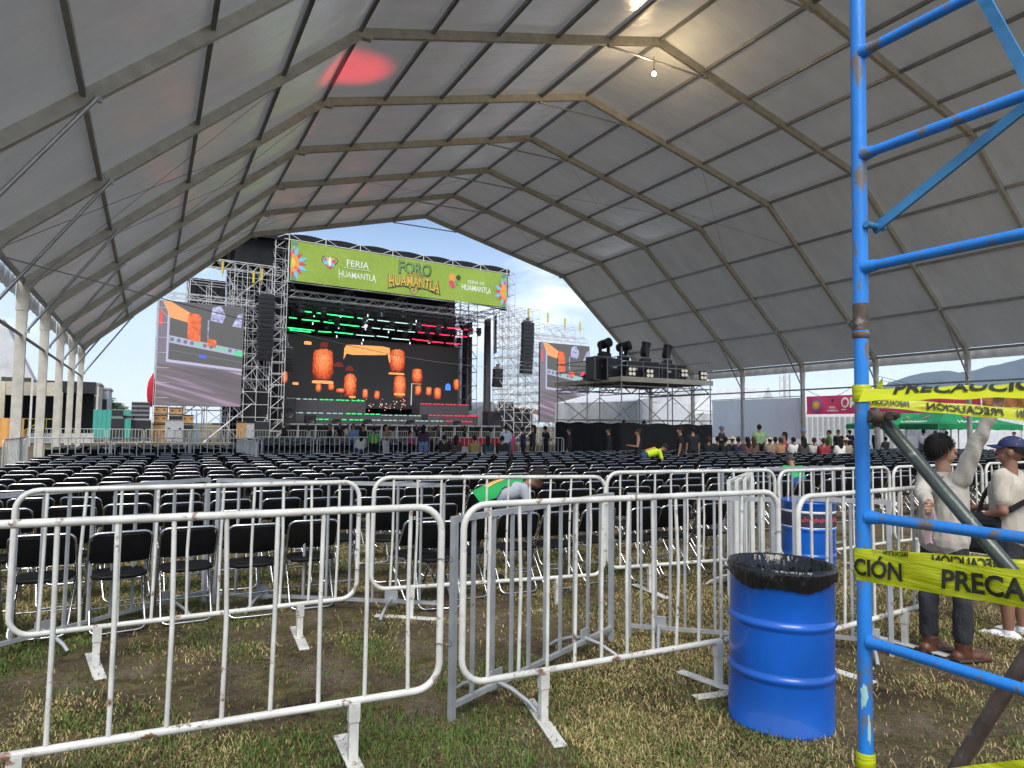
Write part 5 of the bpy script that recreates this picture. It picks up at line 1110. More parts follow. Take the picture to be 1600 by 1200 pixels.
# dark exhibition pavilion behind the left columns
q = hd(62, 52); zp = zat(60, 594, 52); t = thing('pavilion', 'black and cream open-fronted pavilion behind the left tent columns', 'pavilion', q, R(2)); b = MB(); b.box((0, 3.5, zp/2), (6.6, .2, zp)); b.box((-3.2, 1.7, zp/2), (.2, 3.4, zp)); b.obj('back_wall', M['black'], t)
b = MB(); b.box((0, 1.6, zp-.45), (7, 3.8, .9)); b.obj('fascia', M['black_metal'], t); b = MB(); b.box((-2.7, -.3, zp*.5), (.9, .4, zp*.98)); b.box((1.1, -.32, zp*.42), (.5, .3, zp*.8)); b.box((-.9, -.3, zp*.86), (4.4, .3, zp*.22)); b.obj('cream_panels', mat('cream_panel', (.62, .56, .44), .7), t); b = MB(); b.box((0, 1.4, .35), (7, 4, .7)); b.obj('base', M['white_far'], t); b = MB()
for k in range(6): b.tube([(-1.8+.55*k, -.6, .7), (-1.8+.55*k, -.6, 1.8)], .03, 5)
b.tube([(-1.9, -.6, 1.8), (1.2, -.6, 1.8)], .035, 5); b.tube([(-1.9, -.7, .2), (.3, -.7, 1.8)], .06, 5); b.obj('yellow_railing', mat('yellow_railing_paint', (.65, .55, .05), .5), t)
white_tent(2, 46, 3.4, 6, zat(10, 592, 46), zat(10, 505, 46), 'white tent roof beyond the first left column', R(4), walls=False)
M['beige'] = mat('beige_cardboard', (.62, .35, .12), .7)
q = hd(6, 40); t = thing('market_stall', 'low stall hung with orange and red cloth at the left edge', 'stall', q, 0); b = MB(); b.solid(lambda u, v: Vector((-.9+1.8*u, .05*math.sin(u*20), .1+1.7*v)), 30, 3, (0, .04, 0)); b.obj('orange_cloth', cloth('orange_cloth', (.65, .33, .10), .7), t); b = MB(); b.solid(lambda u, v: Vector((.3+.35*u, -.1+.03*math.sin(u*12), .2+1.5*v)), 8, 3, (0, .04, 0)); b.obj('red_cloth', cloth('red_stall_cloth', (.6, .04, .05), .7), t); b = MB(); b.box((0, .5, 1.0), (1.9, .8, .08)); b.box((-.9, .5, .5), (.08, .8, 1)); b.box((.9, .5, .5), (.08, .8, 1)); b.obj('table', M['beige'], t)
# ---------------------------------------------------------------- trees, hills
def tree(px, Z, h, w_, label, cone=False, seed=1, grp='trees beyond the left fence'):
    q = hd(px, Z); t = thing('tree', label, 'tree', q, 0, grp); g = np.random.default_rng(seed); b = MB(); b.tube([(0, 0, 0), (.1, 0, h*.3), (0, .1, h*.75)], [.03*h, .022*h, .006*h], 7)
    for k in range(6): a = k*1.05; z0 = h*(.28+.07*k); b.tube([(0, 0, z0), (math.cos(a)*w_*.3, math.sin(a)*w_*.3, z0+h*.16)], [.012*h, .003*h], 5)
    b.obj('trunk', mat('bark', (.10, .075, .05), .9), t); n = 2200; ncl = 26; cl = []
    for k in range(ncl):
        z = g.uniform(.22, 1); r_ = w_*.5*((1-z)*1.1+.05 if cone else math.sqrt(max(.05, 1-((z-.55)/.5)**2))); a = g.uniform(0, 6.28); rr_ = r_*math.sqrt(g.uniform(.15, .8)); cl.append((rr_*math.cos(a), rr_*math.sin(a), z*h, g.uniform(.12, .22)*w_))
    vs = []; fs = []; mi = []; b = MB()
    for k in range(n):
        c = cl[g.integers(ncl)]; p_ = Vector((c[0]+g.normal(0, c[3]*.6), c[1]+g.normal(0, c[3]*.6), min(h, c[2]+g.normal(0, c[3]*.6)))); s = g.uniform(.05, .12)*w_*.6; d1 = Vector(g.normal(0, 1, 3)).normalized(); d2 = d1.orthogonal().normalized(); o_ = len(vs); vs += [p_-d1*s, p_+d2*s*.5, p_+d1*s, p_-d2*s*.5]; fs.append((o_, o_+1, o_+2, o_+3)); mi.append(int(g.integers(3)))
    b.v = [tuple(q_) for q_ in vs]; b.f = fs; b.mi = mi; b.sm = [False]*n
    for nm, c in (('leaf_dark', (.025, .055, .018)), ('leaf_mid', (.05, .10, .03)), ('leaf_light', (.085, .14, .04))): M.setdefault(nm, mat(nm, c, .6))
    b.obj('crown', [M['leaf_dark'], M['leaf_mid'], M['leaf_light']], t)
tree(168, 120, zat(168, 622, 120), 3.5, 'thin pointed conifer above the teal fence', True, 2); tree(175, 118, zat(175, 630, 118), 4.5, 'round green tree above the teal fence', False, 3); tree(182, 122, zat(182, 630, 122), 2.6, 'dark narrow conifer right of the round tree', True, 4); tree(1310, 90, zat(1310, 641, 90), 9, 'pale green tree behind the corrugated fence', False, 5, 'trees beyond the right fence'); tree(1445, 95, zat(1445, 640, 95), 8, 'dark green tree between the two green canopies', False, 6, 'trees beyond the right fence')
tree(1520, 130, zat(1520, 600, 130)*.9, 5, 'thin dry tree below the mountain at the right', False, 8, 'trees beyond the right fence')
def hills():
    prof_px = [(1150, 668), (1200, 664), (1340, 648), (1370, 614), (1392, 598), (1420, 589), (1445, 583), (1480, 579), (1500, 583), (1525, 579), (1545, 573), (1570, 569), (1600, 561), (1650, 550), (1750, 556), (1900, 600), (2100, 640)]
    Zm = 5200; b = MB(); xs = np.linspace(1150, 2100, 120); g = np.random.default_rng(4); px_ = [p[0] for p in prof_px]; py_ = [p[1] for p in prof_px]; rowsn = 14; vs = []
    for j in range(rowsn+1):
        v = j/rowsn
        for x in xs:
            y = np.interp(x, px_, py_); zt_ = zat(x, y, Zm+1400); q = hd(x, Zm+1400*v); k = math.sin(v*math.pi/2)**.8
            vs.append((q.x, q.y, max(0, zt_*k*(1+1400/5200*(1-0)*v*.0))+float(vnoise(np.array([x/9.]), np.array([v*9.]), 1., 6)[0]-.5)*70*(1-v)*k*1.2))
    n = len(xs); fs = [(j*n+i, j*n+i+1, (j+1)*n+i+1, (j+1)*n+i) for j in range(rowsn) for i in range(n-1)]; b.add(vs, fs, 0, True); o = b.obj('mountain', mat('forested_mountain', (.055, .075, .06), .95, 0, .3, .002)); struct(o)
hills()
# ---------------------------------------------------------------- people
def cap(a, b, ra, rb, m, sx=1.): return ('c', Vector(a), Vector(b), ra, rb, m)
def ello(c, d, m, rot=None): return ('e', Vector(c), Vector(d), rot, 0, m)
def skin_mesh(prims, voxel, smooth=4, deci=.5, wrinkle=None):
    b = MB()
    for p in prims:
        if p[0] == 'c':
            _, a, c, ra, rb, m = p; d = c-a; ln = max(d.length, 1e-4); t_ = d/ln; pts = []; rs = []
            for k in range(5): q = R(90*k/4); pts.append(a-t_*ra*math.cos(q)); rs.append(max(1e-4, ra*math.sin(q)))
            for k in range(5): q = R(90*k/4); pts.append(c+t_*rb*math.sin(q)); rs.append(max(1e-4, rb*math.cos(q)))
            b.tube(pts, rs, 14)
        else: b.ell(p[1], p[2], 16, 0, p[3])
    me = b.mesh('tmp'); o = bpy.data.objects.new('tmp', me); COL.objects.link(o)
    r = o.modifiers.new('r', 'REMESH'); r.mode = 'VOXEL'; r.voxel_size = voxel; r.use_smooth_shade = True
    s = o.modifiers.new('s', 'SMOOTH'); s.factor = .5; s.iterations = smooth
    if deci < 1: q = o.modifiers.new('d', 'DECIMATE'); q.ratio = deci
    out = bpy.data.meshes.new_from_object(o.evaluated_get(bpy.context.evaluated_depsgraph_get()))
    bpy.data.objects.remove(o); bpy.data.meshes.remove(me)
    n = len(out.polygons); ce = np.empty(n*3); out.polygons.foreach_get('center', ce); ce = ce.reshape(n, 3); best = np.full(n, 1e9); mi = np.zeros(n, int)
    for p in prims:
        if p[0] == 'c':
            a, c = np.array(p[1]), np.array(p[2]); d = c-a; k = np.clip(((ce-a)@d)/max(d@d, 1e-9), 0, 1); ds = np.linalg.norm(ce-a-k[:, None]*d, axis=1)-(p[3]+(p[4]-p[3])*k)
        else:
            q = ce-np.array(p[1])
            if p[3] is not None: q = q @ np.array(p[3])
            sc = np.array(p[2]); ds = (np.linalg.norm(q/sc, axis=1)-1)*sc.min()
        u = ds < best; best[u] = ds[u]; mi[u] = p[5]
    out.polygons.foreach_set('material_index', mi); out.polygons.foreach_set('use_smooth', [True]*n)
    if wrinkle:
        nv = len(out.vertices); co = np.empty(nv*3); out.vertices.foreach_get('co', co); co = co.reshape(nv, 3); no = np.empty(nv*3); out.vertices.foreach_get('normal', no); no = no.reshape(nv, 3)
        cm = np.zeros(nv, bool)
        for f, m_ in zip(out.polygons, mi):
            if m_ in (1, 2):
                for v in f.vertices: cm[v] = True
        w_ = np.sin(co[:, 2]*46+7*np.sin(co[:, 0]*13)+5*np.sin(co[:, 1]*11))*.5+np.sin(co[:, 2]*23+co[:, 0]*31+4*np.sin(co[:, 1]*17))*.6+np.sin(co[:, 0]*57+co[:, 2]*19)*.3
        co += no*(w_*wrinkle*cm)[:, None]; out.vertices.foreach_set('co', co.ravel())
    out.update(); return out
# slots: 0 skin, 1 shirt, 2 trousers, 3 shoes
def rotx(v, a): return Vector((v[0], v[1]*math.cos(a)-v[2]*math.sin(a), v[1]*math.sin(a)+v[2]*math.cos(a)))
def body(lean=0., hipz=.90, arms=None, legs=None, headp=0., heady=0., sleeve=2, shorts=False, fem=False, feet_y=0., bulk=1., fingers=False, loose=0., hip_y=0.):
    """sleeve 0 none, 1 short, 2 long; arms/legs: pairs of unit-ish directions (upper, lower) for right (+x) and left (-x)"""
    arms = arms or [((.12, .02, -1), (.02, .12, -1)), ((-.12, .02, -1), (-.02, .12, -1))]; legs = legs or [((.03, .02, -1), (0, -.04, -1)), ((-.03, .02, -1), (0, -.04, -1))]
    P = Vector((0, hip_y, hipz)); sd = Vector((0, math.sin(lean), math.cos(lean))); bk_ = Vector((0, math.cos(lean), -math.sin(lean))); X = Vector((1, 0, 0)); pr = []; J = {}
    w = .9 if fem else 1.; B_ = bulk
    pr.append(ello(P+sd*.02, (.165*B_, .125*B_, .13), 2, Matrix.Rotation(-lean, 3, 'X')))
    for s in (-1, 1):
        pr.append(cap(P+X*s*.075*B_, P+sd*.10+X*s*.07*B_, .105*B_, .10*B_, 2 if loose == 0 else 1)); pr.append(cap(P+sd*(.08-loose*.5)+X*s*.055*B_, P+sd*.36+X*s*.075*w*B_, (.105+loose*.2)*B_, .115*w*B_, 1))
        pr.append(cap(P+sd*.36+X*s*.06, P+sd*.45+X*s*.13*w, .10*B_, .065, 1))
    nb = P+sd*.49; hdv = rotx(sd, -headp).normalized() if headp else sd
    hdir = (rotx(Vector((0, math.sin(lean*.6), math.cos(lean*.6))), -headp)).normalized()
    pr.append(cap(nb-sd*.03, nb+hdir*.09, .056, .05, 0)); hc = nb+hdir*.175; J['head'] = hc; J['hdir'] = hdir
    Rh = (Matrix.Rotation(heady, 3, hdir) @ Matrix((X, hdir.cross(X).normalized() if False else (hdir.cross(X)), hdir)).transposed())
    J['rot'] = Rh; H = lambda x, y, z: hc+Rh @ Vector((x, y, z))
    pr += [ello(H(0, -.012, .02), (.076, .095, .098), 0, Rh), ello(H(0, .025, -.045), (.058, .066, .075), 0, Rh), cap(H(0, .088, .015), H(0, .108, -.022), .010, .0135, 0), cap(H(-.016, .092, -.06), H(.016, .092, -.06), .012, .012, 0)]
    for s in (-1, 1): pr += [ello(H(s*.077, -.005, -.008), (.013, .024, .034), 0, Rh), ello(H(s*.03, .078, .028), (.02, .012, .01), 0, Rh)]
    for k, s in ((0, 1), (1, -1)):
        sh = P+sd*.455+X*s*.165*w; u, l = Vector(arms[k][0]).normalized(), Vector(arms[k][1]).normalized(); el = sh+u*.285; wr = el+l*.255
        lo_ = loose*.05
        pr.append(cap(sh, el, .058*B_+lo_, .046+lo_, 1 if sleeve else 0)); J['el%d' % k] = el; J['wr%d' % k] = wr
        if sleeve == 1: pr[-1] = cap(sh, sh+u*.19, .06*B_+lo_, .056+lo_, 1); pr.append(cap(sh+u*.1, el, .046, .041, 0))
        pr.append(cap(el, wr, (.046+lo_ if sleeve == 2 else .041), (.034+lo_*.6 if sleeve == 2 else .028), 1 if sleeve == 2 else 0))
        hx = l.cross(Vector((0, 1, .01))).normalized() if abs(l.y) < .9 else Vector((1, 0, 0)); hx = (hx-l*hx.dot(l)).normalized(); hn = l.cross(hx)
        if not fingers: pr.append(ello(wr+l*.07, (.038, .022, .085), 0, Matrix((hx, hn, l)).transposed()))
        else:
            pr.append(cap(wr, wr+l*.05, .027, .028, 0))
            for f in (-1, 1): pr.append(cap(wr+l*.03+hx*f*.018, wr+l*.085+hx*f*.022, .019, .017, 0))
            for f, (o_, ln, cu) in enumerate(((-.033, .058, .25), (-.011, .072, .35), (.011, .068, .4), (.033, .052, .55))):
                a = wr+l*.092+hx*o_; d1 = (l*math.cos(cu)+hn*math.sin(cu)).normalized(); d2 = (l*math.cos(cu*2.6)+hn*math.sin(cu*2.6)).normalized(); m_ = a+d1*ln*.55
                pr += [cap(a-l*.01, m_, .0105, .0095, 0), cap(m_, m_+d2*ln*.55, .0095, .008, 0)]
            t0 = wr+l*.03-hx*.024; t1 = t0+(l*.6-hx*.8)*.042+hn*.01; pr += [cap(t0, t1, .014, .0115, 0), cap(t1, t1+(l*.9-hx*.25+hn*.3)*.032, .011, .0095, 0)]
    for k, s in ((0, 1), (1, -1)):
        hp = P+X*s*.09; u, l = Vector(legs[k][0]).normalized(), Vector(legs[k][1]).normalized(); kn = hp+u*.41; an = kn+l*.405
        if shorts: pr += [cap(hp, kn+u*.02, .095*B_, .082, 2), cap(kn-u*.04, kn, .055, .055, 0), cap(kn, kn+l*.14, .055, .058, 0), cap(kn+l*.14, an, .056, .038, 0)]
        else: pr += [cap(hp, kn, .092*B_, .064, 2), cap(kn, kn+l*.13, .063, .062, 2), cap(kn+l*.13, an+Vector((0, 0, .02)), .06, .05, 2)]
        f = Vector((s*.18, 1, 0)).normalized(); base = Vector((an.x, an.y, an.z-.035)); J['an%d' % k] = an
        pr += [cap(base-f*.045, base+f*.10, .044, .042, 3), cap(base+f*.05-Vector((0, 0, .012)), base+f*.165-Vector((0, 0, .012)), .042, .034, 3), cap(an, an-Vector((0, 0, .03)), .045, .048, 3)]
    return pr, J
def hair_mb(J, style, s=1., strands=0):
    b = MB(); Rh, hc = J['rot'], J['head']; H = lambda x, y, z: hc+Rh @ Vector((x, y, z))
    if style in ('short', 'long', 'bun', 'fade'):
        def f(u, v):
            a = 2*math.pi*u; back = .5-.5*math.cos(a)  # 0 at the front, 1 at the back
            side = abs(math.sin(a)); lim = (.34+.30*back) if style == 'fade' else (.35+.36*back+.05*side)
            t_ = v*lim*math.pi; r_ = 1.0+.02*math.sin(9*a+7*v)+.02*math.sin(17*a)
            return H(.086*r_*math.sin(t_)*math.sin(a), -.016+.105*r_*math.sin(t_)*math.cos(a), .018+.112*r_*math.cos(t_))
        b.sheet(f, 28, 10, 0, True, True); b.sheet(lambda u, v: f(u, v)*1+(hc-f(u, v))*.12, 28, 10, 0, True)
        if style == 'long': b.ell(H(0, -.10, -.09), (.085, .045, .19), 12, 0, Rh); b.ell(H(0, -.085, .0), (.088, .06, .11), 12, 0, Rh)
        if style == 'bun': b.ell(H(0, -.10, .09), (.045, .045, .045), 10, 0, Rh)
        if strands:
            g = np.random.default_rng(5)
            for k in range(strands):
                u, v = g.random(), g.random()**.6; p0 = f(u, v*.97); p1 = f((u+g.normal(0, .02)) % 1, min(1.10, v+.24)); n_ = (p0-hc).normalized(); p1 = p1+n_*g.uniform(.002, .024); sdv_ = n_.cross(p1-p0).normalized()*.0022; b.add([p0-sdv_-n_*.002, p0+sdv_-n_*.002, p1+sdv_*.3, p1-sdv_*.3], [(0, 1, 2, 3)], 0)
    return b
def hat_mb(J, kind):
    b = MB(); Rh, hc = J['rot'], J['head']; H = lambda x, y, z: hc+Rh @ Vector((x, y, z))
    if kind == 'cap':
        b.sheet(lambda u, v: H(.091*math.sin(v*1.5)*math.sin(2*math.pi*u), -.012+.108*math.sin(v*1.5)*math.cos(2*math.pi*u), .038+.095*math.cos(v*1.5)), 28, 8, 0, True, True)
        b.solid(lambda u, v: H((u-.5)*.155*(1-.25*v*v), .078+.095*v*(1-.5*(2*u-1)**2)-.03*(2*u-1)**2, .05-.016*v-.02*(2*u-1)**2), 10, 5, Rh @ Vector((0, 0, .006)))
    else:
        b.lathe([(.001, .13), (.05, .135), (.075, .12), (.09, .05), (.10, .045), (.20, .03), (.205, .036), (.10, .055)], n=24); b.v = [tuple(H(*q)) for q in b.v]
    return b
PM = {}
def pmat(c, kind='cloth'):
    k = (tuple(c), kind)
    if k not in PM: PM[k] = cloth('%s_%d' % (kind, len(PM)), c, .85 if kind != 'skin' else .5, 0, .25 if kind == 'cloth' else .05, 18)
    return PM[k]
SK, SK2, HAIR = (.30, .165, .10), (.22, .115, .07), (.010, .008, .007)
ARM = {'down': [((.14, .02, -1), (.02, .2, -1)), ((-.14, .02, -1), (-.02, .2, -1))], 'front': [((.2, .15, -1), (-.35, 1, .1)), ((-.2, .15, -1), (.35, 1, .15))], 'cross': [((.2, .25, -1), (-.9, .55, .05)), ((-.2, .25, -1), (.9, .55, -.05))],
       'phone': [((.2, .25, -1), (-.2, 1, .7)), ((-.14, .02, -1), (-.02, .2, -1))], 'hip': [((.5, -.2, -1), (-.7, .5, -.4)), ((-.14, .02, -1), (0, .2, -1))], 'reach': [((.05, .3, -1), (0, .25, -1)), ((-.05, .5, -1), (0, .35, -1))], 'lap': [((.15, .3, -1), (-.25, 1, -.25)), ((-.15, .3, -1), (.25, 1, -.25))]}
SITL = [((.12, 1, -.05), (0, .05, -1)), ((-.12, 1, -.05), (0, .05, -1))]
BENDL = [((.06, .12, -1), (0, -.05, -1)), ((-.06, -.18, -1), (0, -.22, -1))]
CACHE = {}
POSE = {'stand': dict(), 'walk': dict(legs=[((.02, .22, -1), (0, .05, -1)), ((-.02, -.15, -1), (0, -.3, -1))]), 'sit': dict(hipz=.53, legs=SITL, lean=.06), 'bend': dict(lean=1.25, hipz=.86, legs=BENDL, headp=.3, hip_y=-.12), 'crouch': dict(lean=.9, hipz=.62, legs=[((.15, .9, -.7), (0, -.45, -1)), ((-.15, .9, -.7), (0, -.45, -1))], headp=.3)}
def person(px, Z, label, shirt, trousers, pose='stand', arms='down', az=0., hair='short', hat=None, hatc=None, h=1.66, skin=SK, shoes=(.03, .028, .025), sleeve=1, fem=False, shorts=False, hairc=HAIR, heady=0., vest=None, zoff=0., bulk=1., grp=None):
    key = (pose, arms, sleeve, fem, shorts, bulk)
    if key not in CACHE:
        pr, J = body(arms=ARM[arms], sleeve=sleeve, fem=fem, shorts=shorts, bulk=bulk, **POSE[pose]); me = skin_mesh(pr, .017, 3, .35)
        for k in range(4): me.materials.append(M['black'])
        CACHE[key] = (me, J)
    me, J = CACHE[key]; q = hd(px, Z); t = thing('person', label, 'person', (q.x, q.y, zoff), -az, grp); s = h/1.68; t.scale = (s, s, s)
    o = link('body', me, t)
    for sl, m_ in zip(o.material_slots, (pmat(skin, 'skin'), pmat(shirt), pmat(trousers), pmat(shoes, 'shoe'))): sl.link = 'OBJECT'; sl.material = m_
    if hair: hair_mb(J, hair).obj('hair', pmat(hairc, 'hair'), t)
    if hat: hat_mb(J, hat).obj('hat', pmat(hatc or (.03, .05, .12)), t)
    if vest:                              # stripes across the back of a work vest
        b = MB(); P = Vector((0, POSE[pose].get('hip_y', 0), POSE[pose].get('hipz', .9))); ln = POSE[pose].get('lean', 0); sdv = Vector((0, math.sin(ln), math.cos(ln))); bkv = Vector((0, -math.cos(ln), math.sin(ln)))
        for x in (-.075, .075): b.beam(P+sdv*.10+bkv*.135+Vector((x, 0, 0)), P+sdv*.40+bkv*.135+Vector((x, 0, 0)), .05, .012, 0, bkv)
        b.obj('vest_stripe', pmat(vest, 'stripe'), t)
    return t
BK, NV, WT, GY, JE = (.014, .014, .016), (.02, .025, .06), (.68, .67, .64), (.20, .20, .20), (.045, .07, .14)
VW = YAW                                  # facing straight away from the camera
# middle group by the front barriers
person(443, 50, 'man in black jacket and cap standing far left before the stage', BK, BK, az=.9, sleeve=2, hat='cap', hatc=BK, hair=None)
person(514, 31, 'man in black t-shirt standing sideways behind the barrier', BK, BK, az=1.6, arms='front', hat='cap', hatc=(.05, .10, .09), hair=None)
person(530, 46, 'dark-haired man in dark clothes between the standing groups', BK, BK, az=2.8)
person(543, 42, 'person in pale yellow shirt facing the seats', (.62, .55, .35), JE, az=2.9, hair='long', fem=True)
person(551, 29.5, 'balding man in light denim shirt seen from behind', (.16, .24, .42), JE, az=.7, hair='fade', sleeve=1, hairc=(.14, .10, .08), h=1.7, arms='hip')
person(566, 30.5, 'man in black t-shirt and dark cap facing the camera', BK, BK, az=2.6, hat='cap', hatc=BK, hair=None)
person(563, 27.8, 'woman with long hair in loose white blouse, seated', WT, JE, 'sit', 'lap', .2, 'long', fem=True, sleeve=2, h=1.75)
person(583, 27.3, 'worker in green vest with orange stripes, seen from behind', (.03, .36, .10), BK, 'stand', 'front', VW-.3, 'short', h=1.55, vest=(.75, .38, .10), bulk=1.15)
person(602, 28.5, 'woman with long dark hair in olive top and white trousers', (.17, .15, .08), WT, 'stand', 'cross', 2.5, 'long', fem=True, sleeve=0, h=1.66)
person(640, 29, 'woman in magenta jacket holding a red bag', (.52, .03, .22), BK, 'stand', 'front', 1.9, 'short', sleeve=2, fem=True, h=1.42)
person(661, 26.5, 'long-haired woman in blue cap, purple jacket and jeans from behind', (.05, .03, .07), (.13, .20, .34), az=VW, hair='long', hat='cap', hatc=(.06, .30, .70), sleeve=2, fem=True, h=1.68)
person(671, 29.5, 'person in straw hat beside the woman in blue cap', (.10, .09, .07), BK, az=.9, hair=None, hat='straw', hatc=(.52, .42, .28))
person(650, 53, 'far man in black by the stage edge, above the blue cap', BK, BK, az=2.6); person(684, 51, 'far person in dark clothes right of the straw hat', (.12, .10, .10), BK, az=2.5); person(726, 55, 'far man in brown leaning by the stage front', (.08, .05, .04), BK, az=1.9, arms='front')
person(693, 25.5, 'black-shirted man seated, left end of the seated row', BK, BK, 'sit', 'lap', VW); person(712, 25.5, 'long-haired woman seated right of the black-shirted man', (.05, .04, .04), JE, 'sit', 'lap', VW, 'long', fem=True); person(741, 25, 'man in olive t-shirt seated in front of the red banner', (.20, .15, .06), BK, 'sit', 'lap', VW, bulk=1.12); person(762, 25, 'long-haired person in dark teal top, seated', (.02, .04, .05), BK, 'sit', 'lap', VW, 'long', fem=True); person(784, 25, 'broad man in black hoodie seated at the right of the row', BK, BK, 'sit', 'lap', VW, sleeve=2, bulk=1.2)
person(790, 27, 'man in light blue shirt standing with his back turned', (.40, .47, .56), JE, az=VW, sleeve=1, h=1.7); person(799, 27.8, 'person in pink behind the man in light blue shirt', (.62, .10, .25), (.5, .1, .2), az=1.2, fem=True, h=1.5)
person(817, 27, 'person in navy jacket talking in a pair', NV, BK, az=1.9, sleeve=2, hair='short', h=1.62); person(832, 27.4, 'tall person in black and grey, right of the talking pair', (.03, .03, .035), BK, az=-1.2, sleeve=2, hair='long', h=1.72); person(852, 31, 'man in black behind the short barrier', BK, BK, az=1.4, arms='front', h=1.68)
person(889, 27.5, 'person in dark jacket before the left end of the black skirt', (.025, .02, .022), BK, az=-.9, sleeve=2, h=1.62); person(951, 25.5, 'person in black jacket before the middle of the black skirt', (.02, .02, .024), BK, az=-1.0, sleeve=2, h=1.64)
person(997, 22.5, 'woman in black tank top with bare arms before the skirt', BK, BK, az=-1.0, sleeve=0, fem=True, hair='bun', hairc=(.03, .015, .01), arms='front', h=1.6); person(1063, 22.5, 'man in black t-shirt standing before the right end of the skirt', BK, BK, az=-.9, h=1.7); person(1083, 23.5, 'second man in black beside him at the right end of the skirt', BK, BK, az=VW, h=1.72)
person(1012, 19.5, 'worker in bright yellow vest bending over the chairs', (.50, .66, .02), (.03, .05, .10), 'bend', 'reach', 2.1, vest=(.8, .36, .2), h=1.66)
person(975, 31.5, 'dark-haired operator behind the black skirt under the platform', BK, BK, az=2.2, hair='long', fem=True, zoff=.35); person(1007, 31, 'operator in brown behind the skirt near the platform centre', (.05, .03, .025), BK, az=2.4, zoff=.32); person(1084, 31, 'operator in dark shirt standing at the right inside the platform', BK, BK, az=VW, zoff=.1)
# right group, Z grows leftwards
person(1128, 29, 'man in navy with blue cap standing at the left end of the tarp', (.03, .03, .06), BK, az=2.8, hat='cap', hatc=(.08, .16, .42), hair=None, arms='front', zoff=.1); person(1187, 27, 'man in pale green t-shirt standing before the grey tarp', (.22, .36, .18), BK, az=VW+.2, h=1.78, zoff=.05); person(1226, 28, 'woman in red top with long hair, bending forward', (.58, .02, .08), BK, az=-.6, hair='long', fem=True, sleeve=0, h=1.55); person(1256, 31, 'man in dark jacket with blue cap right of the tarp', (.04, .035, .04), BK, az=2.5, hat='cap', hatc=(.12, .28, .62), hair=None, sleeve=2); person(1296, 30, 'person in green polo looking at a phone', (.07, .20, .06), BK, az=-.9, arms='phone', h=1.64); person(1311, 32, 'man in dark cap behind the person in green polo', BK, BK, az=1.0, hat='cap', hatc=BK, hair=None); person(1329, 36, 'person in navy at the fence left of the blue pole', NV, BK, az=1.5, hair='bun')
seat = [(1108, 'broad dark-clad man seated at the left end of the right group', BK, 'short', 0, 1.2), (1122, 'dark-clad man seated beside the left end of the right group', (.02, .018, .02), 'short', 0, 1.1), (1134, 'person in black seated right of the two broad men', BK, 'short', 0, 1.), (1145, 'man in a wide straw hat seated in the right group', (.10, .07, .05), None, 1, 1.), (1154, 'person in navy seated right of the straw hat', NV, 'short', 0, 1.), (1169, 'brown-haired woman seated in the right group', (.10, .05, .04), 'long', 0, 1.), (1178, 'dark-haired woman seated left of the green t-shirt', (.12, .07, .05), 'long', 0, 1.), (1204, 'person in pale cap seated right of the green t-shirt', (.24, .18, .13), 'short', 2, 1.), (1212, 'person in grey t-shirt seated in the right group', (.32, .32, .30), 'short', 0, 1.), (1221, 'child-sized person in tan seated next to the red top', (.35, .18, .09), 'short', 0, .95), (1241, 'man in bright white t-shirt seated in the right group', WT, 'short', 0, 1.15), (1257, 'long-haired woman seated right of the white t-shirt', (.06, .05, .05), 'long', 0, 1.), (1273, 'person in light grey top seated near the fence', (.48, .48, .46), 'short', 0, 1.), (1314, 'person in white seated just left of the blue pole', WT, 'long', 0, 1.), (1323, 'person in beige sun hat seated just left of the blue pole', (.30, .25, .18), None, 1, 1.), (1288, 'person in dark red seated before the fence', (.25, .03, .04), 'short', 0, 1.)]
for k, (px, lab, c, hr, ht, bl) in enumerate(seat): person(px, 26.5+random.uniform(-.8, .8), lab, c, BK, 'sit', 'lap', VW+random.uniform(-.3, .6), hr, {1: 'straw', 2: 'cap'}.get(ht), (.55, .45, .32), sleeve=1, fem=hr == 'long', bulk=bl, h=1.72, hairc=HAIR if k % 3 else (.05, .025, .012))
person(1369, 40, 'dark-clad person right behind the blue pole', BK, BK, az=1.5, sleeve=2); person(1385, 38, 'person seated low behind the pole brace', (.12, .09, .08), BK, 'sit', 'lap', VW); person(1408, 37, 'man in black with folded arms before the green canopies', BK, BK, az=2.7, arms='cross'); person(1444, 34, 'broad man in white t-shirt before the green canopies', (.55, .56, .58), JE, az=VW, h=1.72, bulk=1.15); person(1462, 38, 'dark-clad person under the green canopy', BK, BK, az=-.5); person(1480, 36, 'person in red shirt under the green canopy', (.50, .03, .06), BK, az=VW); person(1531, 33, 'person in dark purple with blue cap holding a paper', (.05, .03, .10), BK, az=.9, hat='cap', hatc=(.10, .16, .40), hair=None, arms='front', sleeve=2); person(1586, 37, 'person in beige shirt and dark cap by the far tent', (.42, .33, .22), BK, az=-1.2, hat='cap', hatc=BK, hair=None)
person(1249, 13.0, 'crouching worker in green vest seen over the chair backs', (.02, .36, .09), (.02, .06, .20), 'crouch', 'reach', VW+.1, 'short', hairc=(.06, .05, .05), h=1.66)
t = person(772, 7.6, 'worker in green vest and grey shirt bending over the nearest chairs', (.36, .38, .42), BK, 'bend', 'reach', YAW+1.45, 'short', h=1.62, sleeve=1, skin=SK2)
